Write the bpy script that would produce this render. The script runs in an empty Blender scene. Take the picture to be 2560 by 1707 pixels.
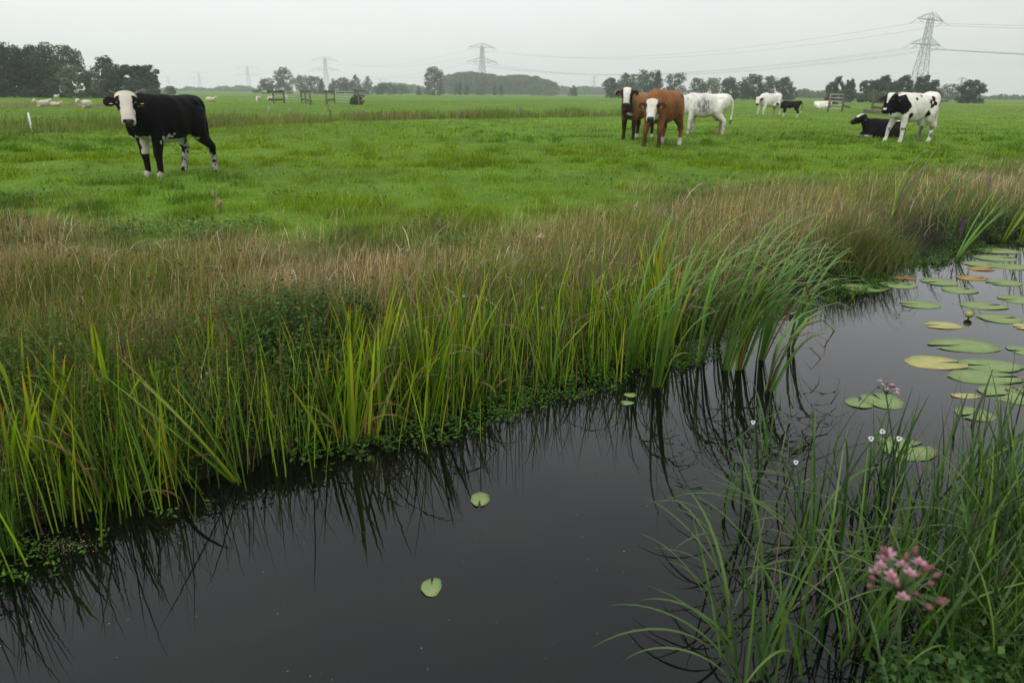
EXPO=0.32; SKY_N=.05; CLOUD=.82; SUN_E=.8; HAZE=.00050; RIPPLE=.0008; DENS=1.0
G_MEADOW=[.085,.155,.014]
GRASS=[[.12,.225,.011],[.155,.262,.013],[.092,.19,.011],[.18,.262,.014]]
def NB(n): return int(n*DENS)
import bpy, math, random
import numpy as np
from mathutils import Vector, Matrix
random.seed(7); R=np.random.default_rng(11)
D=bpy.data; SC=bpy.context.scene; COL=SC.collection
# ---------------------------------------------------------------- camera model
F=1742.0; TH=math.atan(621/F); ROLL=math.radians(0.5); CZ=1.92; MZ=0.5
def ray(px,py):
    x=(np.asarray(px,float)-1280)/F; y=-(np.asarray(py,float)-853.5)/F
    c,s=math.cos(ROLL),math.sin(ROLL); x,y=c*x-s*y,s*x+c*y
    a=math.pi/2-TH; ca,sa=math.cos(a),math.sin(a)
    return x,ca*y+sa,sa*y-ca
def gp(px,py,z=MZ):
    x,y,d=ray(px,py); t=(z-CZ)/d
    return x*t,y*t
def hor(px):                                    # pixel row of the horizon
    return 233+(px-1280)*math.tan(ROLL)
def far(px,dist,top=None):                      # ground point on a bearing, and height of a pixel row there
    x,y,z=ray(px,hor(px)); n=math.hypot(x,y); X,Y=x/n*dist,y/n*dist
    if top is None: return X,Y
    x,y,z=ray(px,top); return X,Y,CZ+z/math.hypot(x,y)*dist
# ---------------------------------------------------------------- noise
def _h(i,j,s):
    n=(i.astype(np.int64)*374761393+j.astype(np.int64)*668265263+s*974634777)&0xffffffff
    n=((n^(n>>13))*1274126177)&0xffffffff
    return ((n^(n>>16))&0xffff)/65535.0
def vn(x,y,s=0):
    x=np.asarray(x,float); y=np.asarray(y,float)
    i=np.floor(x); j=np.floor(y); u=x-i; v=y-j; u=u*u*(3-2*u); v=v*v*(3-2*v)
    return (_h(i,j,s)*(1-u)+_h(i+1,j,s)*u)*(1-v)+(_h(i,j+1,s)*(1-u)+_h(i+1,j+1,s)*u)*v
def fbm(x,y,s=0,o=3):
    a=0;w=.5;t=0
    for k in range(o):
        a=a+w*vn(x*2**k,y*2**k,s+k); t+=w; w*=.5
    return a/t
def sm(a,b,x): 
    t=np.clip((x-a)/(b-a),0,1); return t*t*(3-2*t)
# ---------------------------------------------------------------- bank lines (world)
def line(pts,z):
    P=np.array([gp(a,b,z) for a,b in pts]); return P[np.argsort(P[:,0])]
EDGE=line([(0,1372),(130,1300),(270,1256),(560,1168),(950,1060),(1250,978),(1400,928),(1550,895),(1800,830),(2000,735),(2150,695),(2300,640),(2400,620),(2560,590)],0)
EDGE=np.vstack([[-14,-3.2],[-5,.9],EDGE,[13,13.4],[40,30],[80,52]])
BRN=line([(0,575),(300,622),(640,612),(1000,632),(1280,605),(1500,550),(1700,487),(2000,460),(2300,446),(2560,416)],MZ)
BRN=np.vstack([[-30,9.5],BRN,[30,27],[80,60]])
NEAR=np.array([[-14,-9],[-4,-3],[.2,1.3],[.9,1.75],[1.35,1.98],[1.75,2.25],[2.1,2.55],[2.7,3.1],[4,4.2],[10,8.2],[40,25],[80,46]])
def ye(x): return np.interp(x,EDGE[:,0],EDGE[:,1])
def yb(x): return np.interp(x,BRN[:,0],BRN[:,1])
def yn(x): return np.interp(x,NEAR[:,0],NEAR[:,1])
def de(x,y):                                    # distance behind the far waterline
    x=np.asarray(x,float); s=(ye(x+.4)-ye(x-.4))/.8
    return (y-ye(x))/np.sqrt(1+s*s)+.14*(vn(x*3.1,y*3.1,5)-.5)
def dn(x,y):
    x=np.asarray(x,float); s=(yn(x+.4)-yn(x-.4))/.8
    return (yn(x)-y)/np.sqrt(1+s*s)+.1*(vn(x*3.1,y*3.1,6)-.5)
D2=np.array([[-60,5],[-30,17],[-19,25],[-13,33],[-9,41.5],[1.5,49.5],[12,58],[60,95]])   # middle of the second ditch
def d2(x,y):
    s=.75
    return (y-np.interp(x,D2[:,0],D2[:,1]))/1.25
def hgt(x,y):
    a=de(x,y); b=dn(x,y)
    za=np.interp(a,[-1,-.3,-.05,.3,1.1,2.6],[-.5,-.25,-.03,.16,.42,.5])
    zb=np.interp(b,[-1,-.3,0,.25,.8,3],[-.5,-.25,-.02,.1,.24,.34])
    z=np.maximum(za,zb)
    k=sm(1.6,3.5,a); r=np.hypot(x,y); k=k*(1-sm(150,300,r))
    z=z+k*(.10*(fbm(x*.9,y*.9,21)-.5)+.12*(fbm(x*.2,y*.2,22)-.5))
    c=d2(x,y); z=z-.35*np.exp(-(c/2.0)**2)*sm(6,10,a)
    return z
# ---------------------------------------------------------------- mesh helpers
def lin(h):                                     # sRGB 0-255 -> linear
    return tuple((c/255/12.92 if c/255<=.04045 else ((c/255+.055)/1.055)**2.4) for c in h)
def npmesh(name,V,faces,col=None,mat=None,flat=False):
    me=D.meshes.new(name); V=np.ascontiguousarray(V,np.float32)
    me.vertices.add(len(V)); me.vertices.foreach_set('co',V.ravel())
    idx=np.concatenate([f.ravel() for f in faces]).astype(np.int32)
    tot=np.concatenate([np.full(len(f),f.shape[1],np.int32) for f in faces])
    st=np.concatenate([[0],np.cumsum(tot)[:-1]]).astype(np.int32)
    me.loops.add(len(idx)); me.loops.foreach_set('vertex_index',idx)
    me.polygons.add(len(tot)); me.polygons.foreach_set('loop_start',st)
    me.update(calc_edges=True)
    if col is not None:
        c=np.ones((len(V),4),np.float32); c[:,:3]=col
        at=me.attributes.new('col','FLOAT_COLOR','POINT'); at.data.foreach_set('color',c.ravel())
    if flat:
        at=me.attributes.new('sharp_face','BOOLEAN','FACE'); at.data.foreach_set('value',np.ones(len(tot),bool))
    if mat: me.materials.append(mat)
    return me
def ob(name,me,parent=None,loc=None):
    o=D.objects.new(name,me); COL.objects.link(o)
    if parent: o.parent=parent
    if loc is not None: o.location=loc
    return o
def tag(o,label=None,cat=None,group=None,kind=None):
    for k,v in (('label',label),('category',cat),('group',group),('kind',kind)):
        if v: o[k]=v
    return o
def empty(name,loc,label,cat,group=None,rz=0,s=1):
    o=ob(name,None,None,loc); o.rotation_euler=(0,0,rz); o.scale=(s,s,s) if np.isscalar(s) else s
    o.empty_display_size=.1
    return tag(o,label,cat,group)
class MB:                                       # collects shapes for ONE mesh
    def __init__(s): s.V=[]; s.F=[]; s.n=0
    def add(s,V,faces):
        V=np.asarray(V,float); s.V.append(V)
        s.F+= [np.asarray(f)+s.n for f in faces]; s.n+=len(V); return s
    def loft(s,rings,cap=True):
        k=len(rings[0]); m=len(rings); V=np.vstack(rings); q=[]
        i=np.arange(k); j=(i+1)%k
        for r in range(m-1): q.append(np.stack([r*k+i,r*k+j,(r+1)*k+j,(r+1)*k+i],1))
        f=[np.vstack(q)]
        if cap: f+=[np.arange(k)[::-1][None],(np.arange(k)+(m-1)*k)[None]]
        return s.add(V,f)
    def tube(s,pts,rad,n=10,flatz=1.0):
        pts=np.asarray(pts,float); rad=np.broadcast_to(np.asarray(rad,float),(len(pts),)) 
        a=np.linspace(0,2*np.pi,n,endpoint=False); R_=[]; ref=None
        for i in range(len(pts)):
            t=pts[min(i+1,len(pts)-1)]-pts[max(i-1,0)]; t=t/(np.linalg.norm(t)+1e-9)
            if ref is None: ref=np.array([0,0,1.]) if abs(t[2])<.9 else np.array([1.,0,0])
            u=ref-t*np.dot(ref,t); u/=np.linalg.norm(u); v=np.cross(t,u); ref=u
            R_.append(pts[i]+rad[i]*(np.cos(a)[:,None]*v+flatz*np.sin(a)[:,None]*u))
        return s.loft(R_)
    def box(s,c,size,rot=None):
        x,y,z=[v/2 for v in size]
        V=np.array([[a,b,d] for a in(-x,x) for b in(-y,y) for d in(-z,z)])
        if rot is not None: V=V@np.asarray(rot).T
        f=np.array([[0,1,3,2],[4,6,7,5],[0,4,5,1],[2,3,7,6],[0,2,6,4],[1,5,7,3]])
        return s.add(V+np.asarray(c),[f])
    def bar(s,a,b,w,h=None):                     # square bar between two points
        a=np.asarray(a,float); b=np.asarray(b,float); h=h or w; t=b-a; L=np.linalg.norm(t); t/=L
        u=np.array([0,0,1.]) if abs(t[2])<.95 else np.array([0,1.,0]); v=np.cross(u,t); v/=np.linalg.norm(v); u=np.cross(t,v)
        return s.box((a+b)/2,(L,w,h),np.stack([t,v,u],1))
    def build(s,name,mat,parent=None,flat=True,loc=None,colf=None):
        by={}
        for f in s.F: by.setdefault(f.shape[1],[]).append(f)
        V=np.vstack(s.V)
        me=npmesh(name,V,[np.vstack(v) for v in by.values()],colf(V) if colf else None,mat,flat)
        return ob(name,me,parent,loc)
def blades(base,h,w,az,lean,curve,col,tip=None,t0=.7,S=3,pw=1.6,jit=.6,base_w=1.0,cp=1.0):
    """strip leaves; returns V,(quads,tris),col"""
    N=len(base); h,w,az,lean,curve=[np.broadcast_to(np.asarray(v,float),(N,)) for v in (h,w,az,lean,curve)]
    wa=az+np.pi/2+R.uniform(-jit,jit,N); wd=np.stack([np.cos(wa),np.sin(wa),np.zeros(N)],1)
    dr=np.stack([np.cos(az),np.sin(az),np.zeros(N)],1); P=np.array(base,float); ds=h/S
    V=np.zeros((N,2*S+1,3)); C=np.zeros((N,2*S+1,3)); col=np.broadcast_to(col,(N,3)); tip=col if tip is None else np.broadcast_to(tip,(N,3))
    for k in range(S+1):
        t=k/S; ww=w*(1-t**pw)*.5
        if k==0: ww=ww*base_w
        m=np.clip((t-t0)/(1-t0+1e-6),0,1) if np.isscalar(t0) else np.clip((t-t0)/(1-t0+1e-6),0,1)[:,None]
        cc=col*(1-m)+tip*m
        if k<S:
            V[:,2*k]=P-wd*ww[:,None]; V[:,2*k+1]=P+wd*ww[:,None]; C[:,2*k]=cc; C[:,2*k+1]=cc
        else: V[:,2*S]=P; C[:,2*S]=cc
        an=lean+curve*cp*(t+.5/S)**cp; P=P+ds[:,None]*(np.sin(an)[:,None]*dr+np.cos(an)[:,None]*np.array([0,0,1.]))
    o=(np.arange(N)*(2*S+1))[:,None]
    q=[o+np.array([[2*k,2*k+1,2*k+3,2*k+2]]) for k in range(S-1)]
    q=np.vstack(q) if q else np.zeros((0,4),int)
    tr=o+np.array([[2*S-2,2*S-1,2*S]])
    return V.reshape(-1,3),(q,tr),C.reshape(-1,3)
def merge(parts):
    V=[];Q=[];T=[];C=[];n=0
    for v,(q,t),c in parts:
        V.append(v);Q.append(q+n);T.append(t+n);C.append(c);n+=len(v)
    return np.vstack(V),[f for f in (np.vstack(Q),np.vstack(T)) if len(f)],np.vstack(C)
def bladeobj(name,parts,mat,parent=None,loc=None):
    v,f,c=merge(parts)
    if loc is not None: v=v-np.asarray(loc)
    return ob(name,npmesh(name,v,f,c,mat),parent,loc)
def leaves(P,size,asp,nrm_z,col,fold=0):
    """small rhombic leaves at P with random directions"""
    N=len(P); a=R.uniform(0,2*np.pi,N); tilt=R.normal(0,nrm_z,N); size=np.broadcast_to(size,(N,))
    d=np.stack([np.cos(a)*np.cos(tilt),np.sin(a)*np.cos(tilt),np.sin(tilt)],1)
    s=np.stack([-np.sin(a),np.cos(a),R.normal(0,.35,N)],1); s/=np.linalg.norm(s,axis=1)[:,None]
    L=size[:,None]; W=L*asp
    V=np.stack([P,P+d*L*.45+s*W*.5,P+d*L,P+d*L*.45-s*W*.5],1)
    q=(np.arange(N)*4)[:,None]+np.array([[0,1,2,3]])
    return V.reshape(-1,3),(q,np.zeros((0,3),int)),np.repeat(np.broadcast_to(col,(N,3)),4,0)
# ---------------------------------------------------------------- materials
def mat(name):
    m=D.materials.new(name); m.use_nodes=True; nt=m.node_tree
    return m,nt,nt.nodes['Principled BSDF'],nt.nodes['Material Output']
def leafmat(name,trans=.35,rough=.5,spec=.35,hv=.0):
    m,nt,b,o=mat(name); N=nt.nodes; L=nt.links
    a=N.new('ShaderNodeAttribute'); a.attribute_name='col'
    c=a.outputs['Color']
    L.new(c,b.inputs['Base Color']); b.inputs['Roughness'].default_value=rough; b.inputs['Specular IOR Level'].default_value=spec
    if trans:
        t=N.new('ShaderNodeBsdfTranslucent'); g=N.new('ShaderNodeHueSaturation'); g.inputs['Saturation'].default_value=1.1; g.inputs['Value'].default_value=1.25
        L.new(c,g.inputs['Color']); L.new(g.outputs[0],t.inputs['Color'])
        x=N.new('ShaderNodeMixShader'); x.inputs[0].default_value=trans
        L.new(b.outputs[0],x.inputs[1]); L.new(t.outputs[0],x.inputs[2]); L.new(x.outputs[0],o.inputs['Surface'])
    return m
def plain(name,c,rough=.6,metal=0,noise=0,scale=8,spec=.4,bump=0):
    m,nt,b,o=mat(name); N=nt.nodes; L=nt.links
    b.inputs['Base Color'].default_value=(*c,1); b.inputs['Roughness'].default_value=rough; b.inputs['Metallic'].default_value=metal; b.inputs['Specular IOR Level'].default_value=spec
    if noise:
        tc=N.new('ShaderNodeTexCoord'); n=N.new('ShaderNodeTexNoise'); n.inputs['Scale'].default_value=scale; n.inputs['Detail'].default_value=4
        r=N.new('ShaderNodeValToRGB'); r.color_ramp.elements[0].position=.3; r.color_ramp.elements[1].position=.7
        r.color_ramp.elements[0].color=(*[v*(1-noise) for v in c],1); r.color_ramp.elements[1].color=(*[min(1,v*(1+noise)) for v in c],1)
        L.new(tc.outputs['Object'],n.inputs['Vector']); L.new(n.outputs[0],r.inputs[0]); L.new(r.outputs[0],b.inputs['Base Color'])
        if bump:
            bp=N.new('ShaderNodeBump'); bp.inputs['Strength'].default_value=bump; bp.inputs['Distance'].default_value=.02; L.new(n.outputs[0],bp.inputs['Height']); L.new(bp.outputs[0],b.inputs['Normal'])
    return m
M_grass=leafmat('meadow_grass_blades',.35,.8,.02)
M_rush=leafmat('dry_rush_stems',.3,.75,.12)
M_reed=leafmat('reed_leaves',.40,.42,.4)
M_herb=leafmat('bank_herb_leaves',.35,.6,.12)
M_tree=leafmat('tree_foliage',.3,.6,.2)
M_bark=plain('bark',(.06,.05,.04),.9,noise=.4,scale=3)
M_steel=plain('galvanised_steel',(.30,.32,.33),.55,.3,noise=.2,scale=.5)
M_wire=plain('cable_aluminium',(.22,.23,.24),.6,.3)
M_wood=plain('weathered_wood',(.13,.11,.085),.85,noise=.45,scale=5)
M_dwood=plain('dark_planks',(.055,.040,.032),.85,noise=.4,scale=5)
M_pale=plain('pale_post_wood',(.28,.24,.19),.85,noise=.35,scale=6)
M_white=plain('white_plastic',(.75,.76,.76),.5,noise=.06,scale=5)
# ---------------------------------------------------------------- camera, light, sky, air
cam=D.cameras.new('camera'); co=ob('camera',cam); SC.camera=co
cam.sensor_width=36; cam.lens=F/2560*36; cam.clip_start=.02; cam.clip_end=20000
co.matrix_world=Matrix.Translation((0,0,CZ))@Matrix.Rotation(math.pi/2-TH,4,'X')@Matrix.Rotation(ROLL,4,'Z')
cam.dof.use_dof=True; cam.dof.focus_distance=5.2; cam.dof.aperture_fstop=3.2
SC.view_settings.view_transform='Standard'; SC.view_settings.look='None'; SC.view_settings.exposure=EXPO; SC.view_settings.gamma=1
SUN_EL=math.radians(52); SUN_AZ=math.radians(215)     # compass bearing of the sun, behind and left
w=D.worlds.new('World'); SC.world=w; w.use_nodes=True; nt=w.node_tree; N=nt.nodes; L=nt.links
bg=N['Background']; out=N['World Output']
sk=N.new('ShaderNodeTexSky'); sk.sky_type='NISHITA'; sk.sun_disc=False; sk.sun_elevation=SUN_EL; sk.sun_rotation=SUN_AZ; sk.dust_density=4; sk.air_density=1.5
hs=N.new('ShaderNodeHueSaturation'); hs.inputs['Saturation'].default_value=.12
L.new(sk.outputs[0],hs.inputs['Color']); L.new(hs.outputs[0],bg.inputs['Color']); bg.inputs['Strength'].default_value=SKY_N
# cloud deck: brighter overhead, a little darker to the right, soft mottling
tc=N.new('ShaderNodeTexCoord'); sx=N.new('ShaderNodeSeparateXYZ'); L.new(tc.outputs['Generated'],sx.inputs[0])
rz=N.new('ShaderNodeValToRGB'); e=rz.color_ramp.elements
e[0].position=0; e[0].color=(*[v*CLOUD for v in (.708,.716,.716)],1); e[1].position=1; e[1].color=(*[v*CLOUD for v in (1.30,1.36,1.38)],1)
q=rz.color_ramp.elements.new(.10); q.color=(*[v*CLOUD for v in (.742,.755,.757)],1)
q=rz.color_ramp.elements.new(.145); q.color=(*[v*CLOUD for v in (.76,.79,.805)],1)
q=rz.color_ramp.elements.new(.24); q.color=(*[v*CLOUD for v in (.98,1.02,1.04)],1)
q=rz.color_ramp.elements.new(.36); q.color=(*[v*CLOUD for v in (.95,.99,1.02)],1)
q=rz.color_ramp.elements.new(.5); q.color=(*[v*CLOUD for v in (.80,.86,.89)],1)
q=rz.color_ramp.elements.new(.74); q.color=(*[v*CLOUD for v in (.86,.92,.95)],1)
L.new(sx.outputs['Z'],rz.inputs[0])
mx=N.new('ShaderNodeMapRange'); mx.inputs['From Min'].default_value=-.1; mx.inputs['From Max'].default_value=.6; mx.inputs['To Min'].default_value=1.02; mx.inputs['To Max'].default_value=.77
L.new(sx.outputs['X'],mx.inputs[0])
mp=N.new('ShaderNodeMapping'); mp.inputs['Scale'].default_value=(1.5,1.5,4); L.new(tc.outputs['Generated'],mp.inputs[0])
nz=N.new('ShaderNodeTexNoise'); nz.inputs['Scale'].default_value=2.2; nz.inputs['Detail'].default_value=6; L.new(mp.outputs[0],nz.inputs['Vector'])
mr=N.new('ShaderNodeMapRange'); mr.inputs['To Min'].default_value=.86; mr.inputs['To Max'].default_value=1.14; L.new(nz.outputs[0],mr.inputs[0])
m1=N.new('ShaderNodeMath'); m1.operation='MULTIPLY'; L.new(mx.outputs[0],m1.inputs[0]); L.new(mr.outputs[0],m1.inputs[1])
b2=N.new('ShaderNodeBackground'); L.new(rz.outputs[0],b2.inputs['Color']); L.new(m1.outputs[0],b2.inputs['Strength'])
ad=N.new('ShaderNodeAddShader'); L.new(bg.outputs[0],ad.inputs[0]); L.new(b2.outputs[0],ad.inputs[1]); L.new(ad.outputs[0],out.inputs['Surface'])
sl=D.lights.new('sun','SUN'); sl.energy=SUN_E; sl.angle=math.radians(25); sl.color=(1,.97,.92)
so=ob('sun',sl); so.rotation_euler=(math.pi/2-SUN_EL,0,math.pi-SUN_AZ); so.location=(-20,-20,40)
if HAZE>0:
    hb=MB().box((0,0,34),(4200,4200,71)).build('haze',None)
    m=D.materials.new('haze_air'); m.use_nodes=True; n=m.node_tree.nodes; n.remove(n['Principled BSDF'])
    v=n.new('ShaderNodeVolumePrincipled'); v.inputs['Color'].default_value=(.95,.965,.98,1); v.inputs['Density'].default_value=HAZE; v.inputs['Anisotropy'].default_value=.3
    m.node_tree.links.new(v.outputs[0],n['Material Output'].inputs['Volume']); hb.data.materials.append(m)
    tag(hb,'pale grey damp air that fades the far trees and pylons','haze',kind='stuff')
SC.cycles.use_denoising=True; SC.cycles.max_bounces=6; SC.cycles.diffuse_bounces=3; SC.cycles.glossy_bounces=3; SC.cycles.transmission_bounces=4; SC.cycles.transparent_max_bounces=4; SC.cycles.volume_bounces=1
SC.cycles.sample_clamp_indirect=8; SC.cycles.caustics_reflective=False; SC.cycles.caustics_refractive=False
# ---------------------------------------------------------------- ground
ga=np.concatenate([np.linspace(-180,-52,40)[:-1],np.linspace(-52,52,420),np.linspace(52,180,40)[1:-1]]); ga=np.radians(ga)
gr=np.concatenate([[.25],np.geomspace(.4,2000,430)])
A,G=np.meshgrid(ga,gr); X=G*np.sin(A); Y=G*np.cos(A); Z=hgt(X,Y)
na=len(ga); nr=len(gr); V=np.stack([X.ravel(),Y.ravel(),Z.ravel()],1)
i=np.arange(nr-1)[:,None]*na; j=np.arange(na)[None]; jj=(j+1)%na
Q=np.stack([i+j,i+na+j,i+na+jj,i+jj],2).reshape(-1,4)
x,y=V[:,0],V[:,1]; a=de(x,y); b=dn(x,y); rr=np.hypot(x,y)
gcol=np.zeros((len(V),3))+G_MEADOW
pt=fbm(x*.05+3,y*.035,31,3)[:,None]
gcol=gcol*(.72+.6*pt); gcol=gcol*(1-.35*sm(.55,.75,fbm(x*.018,y*.010+9,33,3))[:,None])+np.array([.12,.17,.016])*.35*sm(.55,.75,fbm(x*.018,y*.010+9,33,3))[:,None]
brn=np.array([.095,.085,.036])
k=(1-sm(-.6,1.2,(y-yb(x))))[:,None]*sm(.0,.3,a)[:,None]; gcol=gcol*(1-k)+brn*k
k=np.exp(-(d2(x,y)/2.6)**2)[:,None]*.7*sm(6,10,a)[:,None]; gcol=gcol*(1-k)+np.array([.10,.11,.03])*k
bx,by=gp(60,262); k=(np.exp(-((x-bx)/14)**4-((y-by)/7)**4))[:,None]*.9; gcol=gcol*(1-k)+np.array([.12,.075,.04])*k
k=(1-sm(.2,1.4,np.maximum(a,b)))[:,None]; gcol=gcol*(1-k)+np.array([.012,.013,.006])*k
m_g,nt,bs,o_=mat('meadow_ground'); N=nt.nodes; L=nt.links
at=N.new('ShaderNodeAttribute'); at.attribute_name='col'; tc=N.new('ShaderNodeTexCoord')
n1=N.new('ShaderNodeTexNoise'); n1.inputs['Scale'].default_value=3; n1.inputs['Detail'].default_value=6; n1.inputs['Roughness'].default_value=.7; L.new(tc.outputs['Object'],n1.inputs['Vector'])
n2=N.new('ShaderNodeTexNoise'); n2.inputs['Scale'].default_value=.35; n2.inputs['Detail'].default_value=5; L.new(tc.outputs['Object'],n2.inputs['Vector'])
mm=N.new('ShaderNodeMath'); mm.operation='ADD'; L.new(n1.outputs[0],mm.inputs[0]); L.new(n2.outputs[0],mm.inputs[1])
ra=N.new('ShaderNodeMapRange'); ra.inputs['From Min'].default_value=.7; ra.inputs['From Max'].default_value=1.3; ra.inputs['To Min'].default_value=.6; ra.inputs['To Max'].default_value=1.4; L.new(mm.outputs[0],ra.inputs[0])
vm=N.new('ShaderNodeVectorMath'); vm.operation='SCALE'; L.new(at.outputs['Color'],vm.inputs[0]); L.new(ra.outputs[0],vm.inputs['Scale']); L.new(vm.outputs[0],bs.inputs['Base Color'])
bs.inputs['Roughness'].default_value=.95; bs.inputs['Specular IOR Level'].default_value=.1
bp=N.new('ShaderNodeBump'); bp.inputs['Strength'].default_value=.7; bp.inputs['Distance'].default_value=.12; L.new(mm.outputs[0],bp.inputs['Height']); L.new(bp.outputs[0],bs.inputs['Normal'])
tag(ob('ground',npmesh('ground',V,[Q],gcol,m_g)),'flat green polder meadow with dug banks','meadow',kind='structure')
# ---------------------------------------------------------------- water
wx=np.linspace(-14,40,110); rows=[]
for t in np.linspace(0,1,14): rows.append(np.stack([wx,(yn(wx)-.6)*(1-t)+(ye(wx)+.6)*t,np.zeros_like(wx)],1))
V=np.vstack(rows); i=np.arange(13)[:,None]*110; j=np.arange(109)[None]
Q=np.stack([i+j,i+j+1,i+j+111,i+j+110],2).reshape(-1,4)
m_w,nt,bs,o_=mat('dark_ditch_water'); N=nt.nodes; L=nt.links
tc=N.new('ShaderNodeTexCoord')
bs.inputs['Roughness'].default_value=.012; bs.inputs['IOR'].default_value=1.37; bs.inputs['Specular IOR Level'].default_value=.5
mu=N.new('ShaderNodeTexNoise'); mu.inputs['Scale'].default_value=1.7; mu.inputs['Detail'].default_value=5; L.new(tc.outputs['Object'],mu.inputs['Vector'])
cr=N.new('ShaderNodeValToRGB'); cr.color_ramp.elements[0].position=.45; cr.color_ramp.elements[0].color=(.0012,.0016,.0015,1); cr.color_ramp.elements[1].position=.78; cr.color_ramp.elements[1].color=(.007,.0068,.0045,1)
L.new(mu.outputs[0],cr.inputs[0]); L.new(cr.outputs[0],bs.inputs['Base Color'])
mp=N.new('ShaderNodeMapping'); mp.inputs['Rotation'].default_value=(0,0,.5); mp.inputs['Scale'].default_value=(1,1.6,1); L.new(tc.outputs['Object'],mp.inputs[0])
r1=N.new('ShaderNodeTexNoise'); r1.inputs['Scale'].default_value=8; r1.inputs['Detail'].default_value=1.5; r1.inputs['Distortion'].default_value=.4; L.new(mp.outputs[0],r1.inputs['Vector'])
r2=N.new('ShaderNodeTexNoise'); r2.inputs['Scale'].default_value=2.2; r2.inputs['Detail'].default_value=1; L.new(tc.outputs['Object'],r2.inputs['Vector'])
ml=N.new('ShaderNodeMath'); ml.operation='MULTIPLY'; L.new(r1.outputs[0],ml.inputs[0]); L.new(r2.outputs[0],ml.inputs[1])
bp=N.new('ShaderNodeBump'); bp.inputs['Strength'].default_value=1; bp.inputs['Distance'].default_value=RIPPLE; L.new(ml.outputs[0],bp.inputs['Height']); L.new(bp.outputs[0],bs.inputs['Normal'])
tag(ob('water',npmesh('water',V,[Q],None,m_w)),'still dark ditch water mirroring the grey sky and reeds','water',kind='structure')
# ================================================================ low vegetation
def pick(cols,n,wts=None):
    cols=np.array(cols); return cols[R.choice(len(cols),n,p=wts)]
def var(c,s=.15): return c*np.exp(R.normal(0,s,(len(c),1)))
# ---- meadow grass, spread evenly over what can be seen from this bank
def meadow(n,y0,y1,hs,wk,S):
    px=R.uniform(-420,2980,n); py=R.uniform(y0,y1,n)+(px-1280)*math.tan(ROLL)
    x,y=gp(px,py); r=np.hypot(x,y)
    ok=(y-yb(x)>R.normal(.2,.55,n)-0.3)&(r<130)&(np.abs(d2(x,y))>R.uniform(.8,2.2,n))
    x,y,r=x[ok],y[ok],r[ok]; n=len(x); z=hgt(x,y)
    tuft=fbm(x*2.3,y*1.7,41,3); big=fbm(x*.16,y*.11,42,3); th=sm(.54,.72,tuft)*sm(60,25,r)
    h=(hs*(.25+.9*tuft)+.11*th)*R.uniform(.5,1.35,n)
    wd=np.maximum(.0045,r*.00065)*R.uniform(.7,1.4,n)*wk
    base=np.array(GRASS)[R.integers(0,len(GRASS),n)]
    dk=np.array([.042,.10,.010]); k=(th*.8)[:,None]; c=base*(1-k)+dk*k; c=c*(.72+.56*fbm(x*1.1+3,y*.8,44,3))[:,None]
    lt=np.array([.185,.26,.012]); k=(sm(.42,.66,big)*.6)[:,None]; c=c*(1-k)+lt*k
    # near the bank the sward is mixed with duller, bluer clover and dead stems
    e=(1-sm(0,2.2,y-yb(x))); dull=pick([[.075,.125,.032],[.12,.10,.045],[.055,.11,.03],[.15,.12,.06]],n,[.4,.2,.25,.15]); k=(e*.75)[:,None]; c=c*(1-k)+dull*k
    dead=R.random(n)<.035; c[dead]=[.19,.16,.07]
    az=R.uniform(0,2*np.pi,n)
    az=np.where(R.random(n)<.35,R.normal(.2,.6,n),az)
    return blades(np.stack([x,y,z-.02],1),h,wd,az,R.uniform(.05,.75,n),R.uniform(.1,1.5,n),var(c,.32),S=S)
bladeobj('meadow_grass',[meadow(NB(330000),262,420,.10,1.15,2),meadow(NB(200000),400,680,.105,1.0,3),meadow(NB(60000),243,268,.12,1.2,2)],M_grass)
tag(D.objects['meadow_grass'],'short lush green pasture grass the cattle stand in','grass',kind='stuff')
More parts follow.
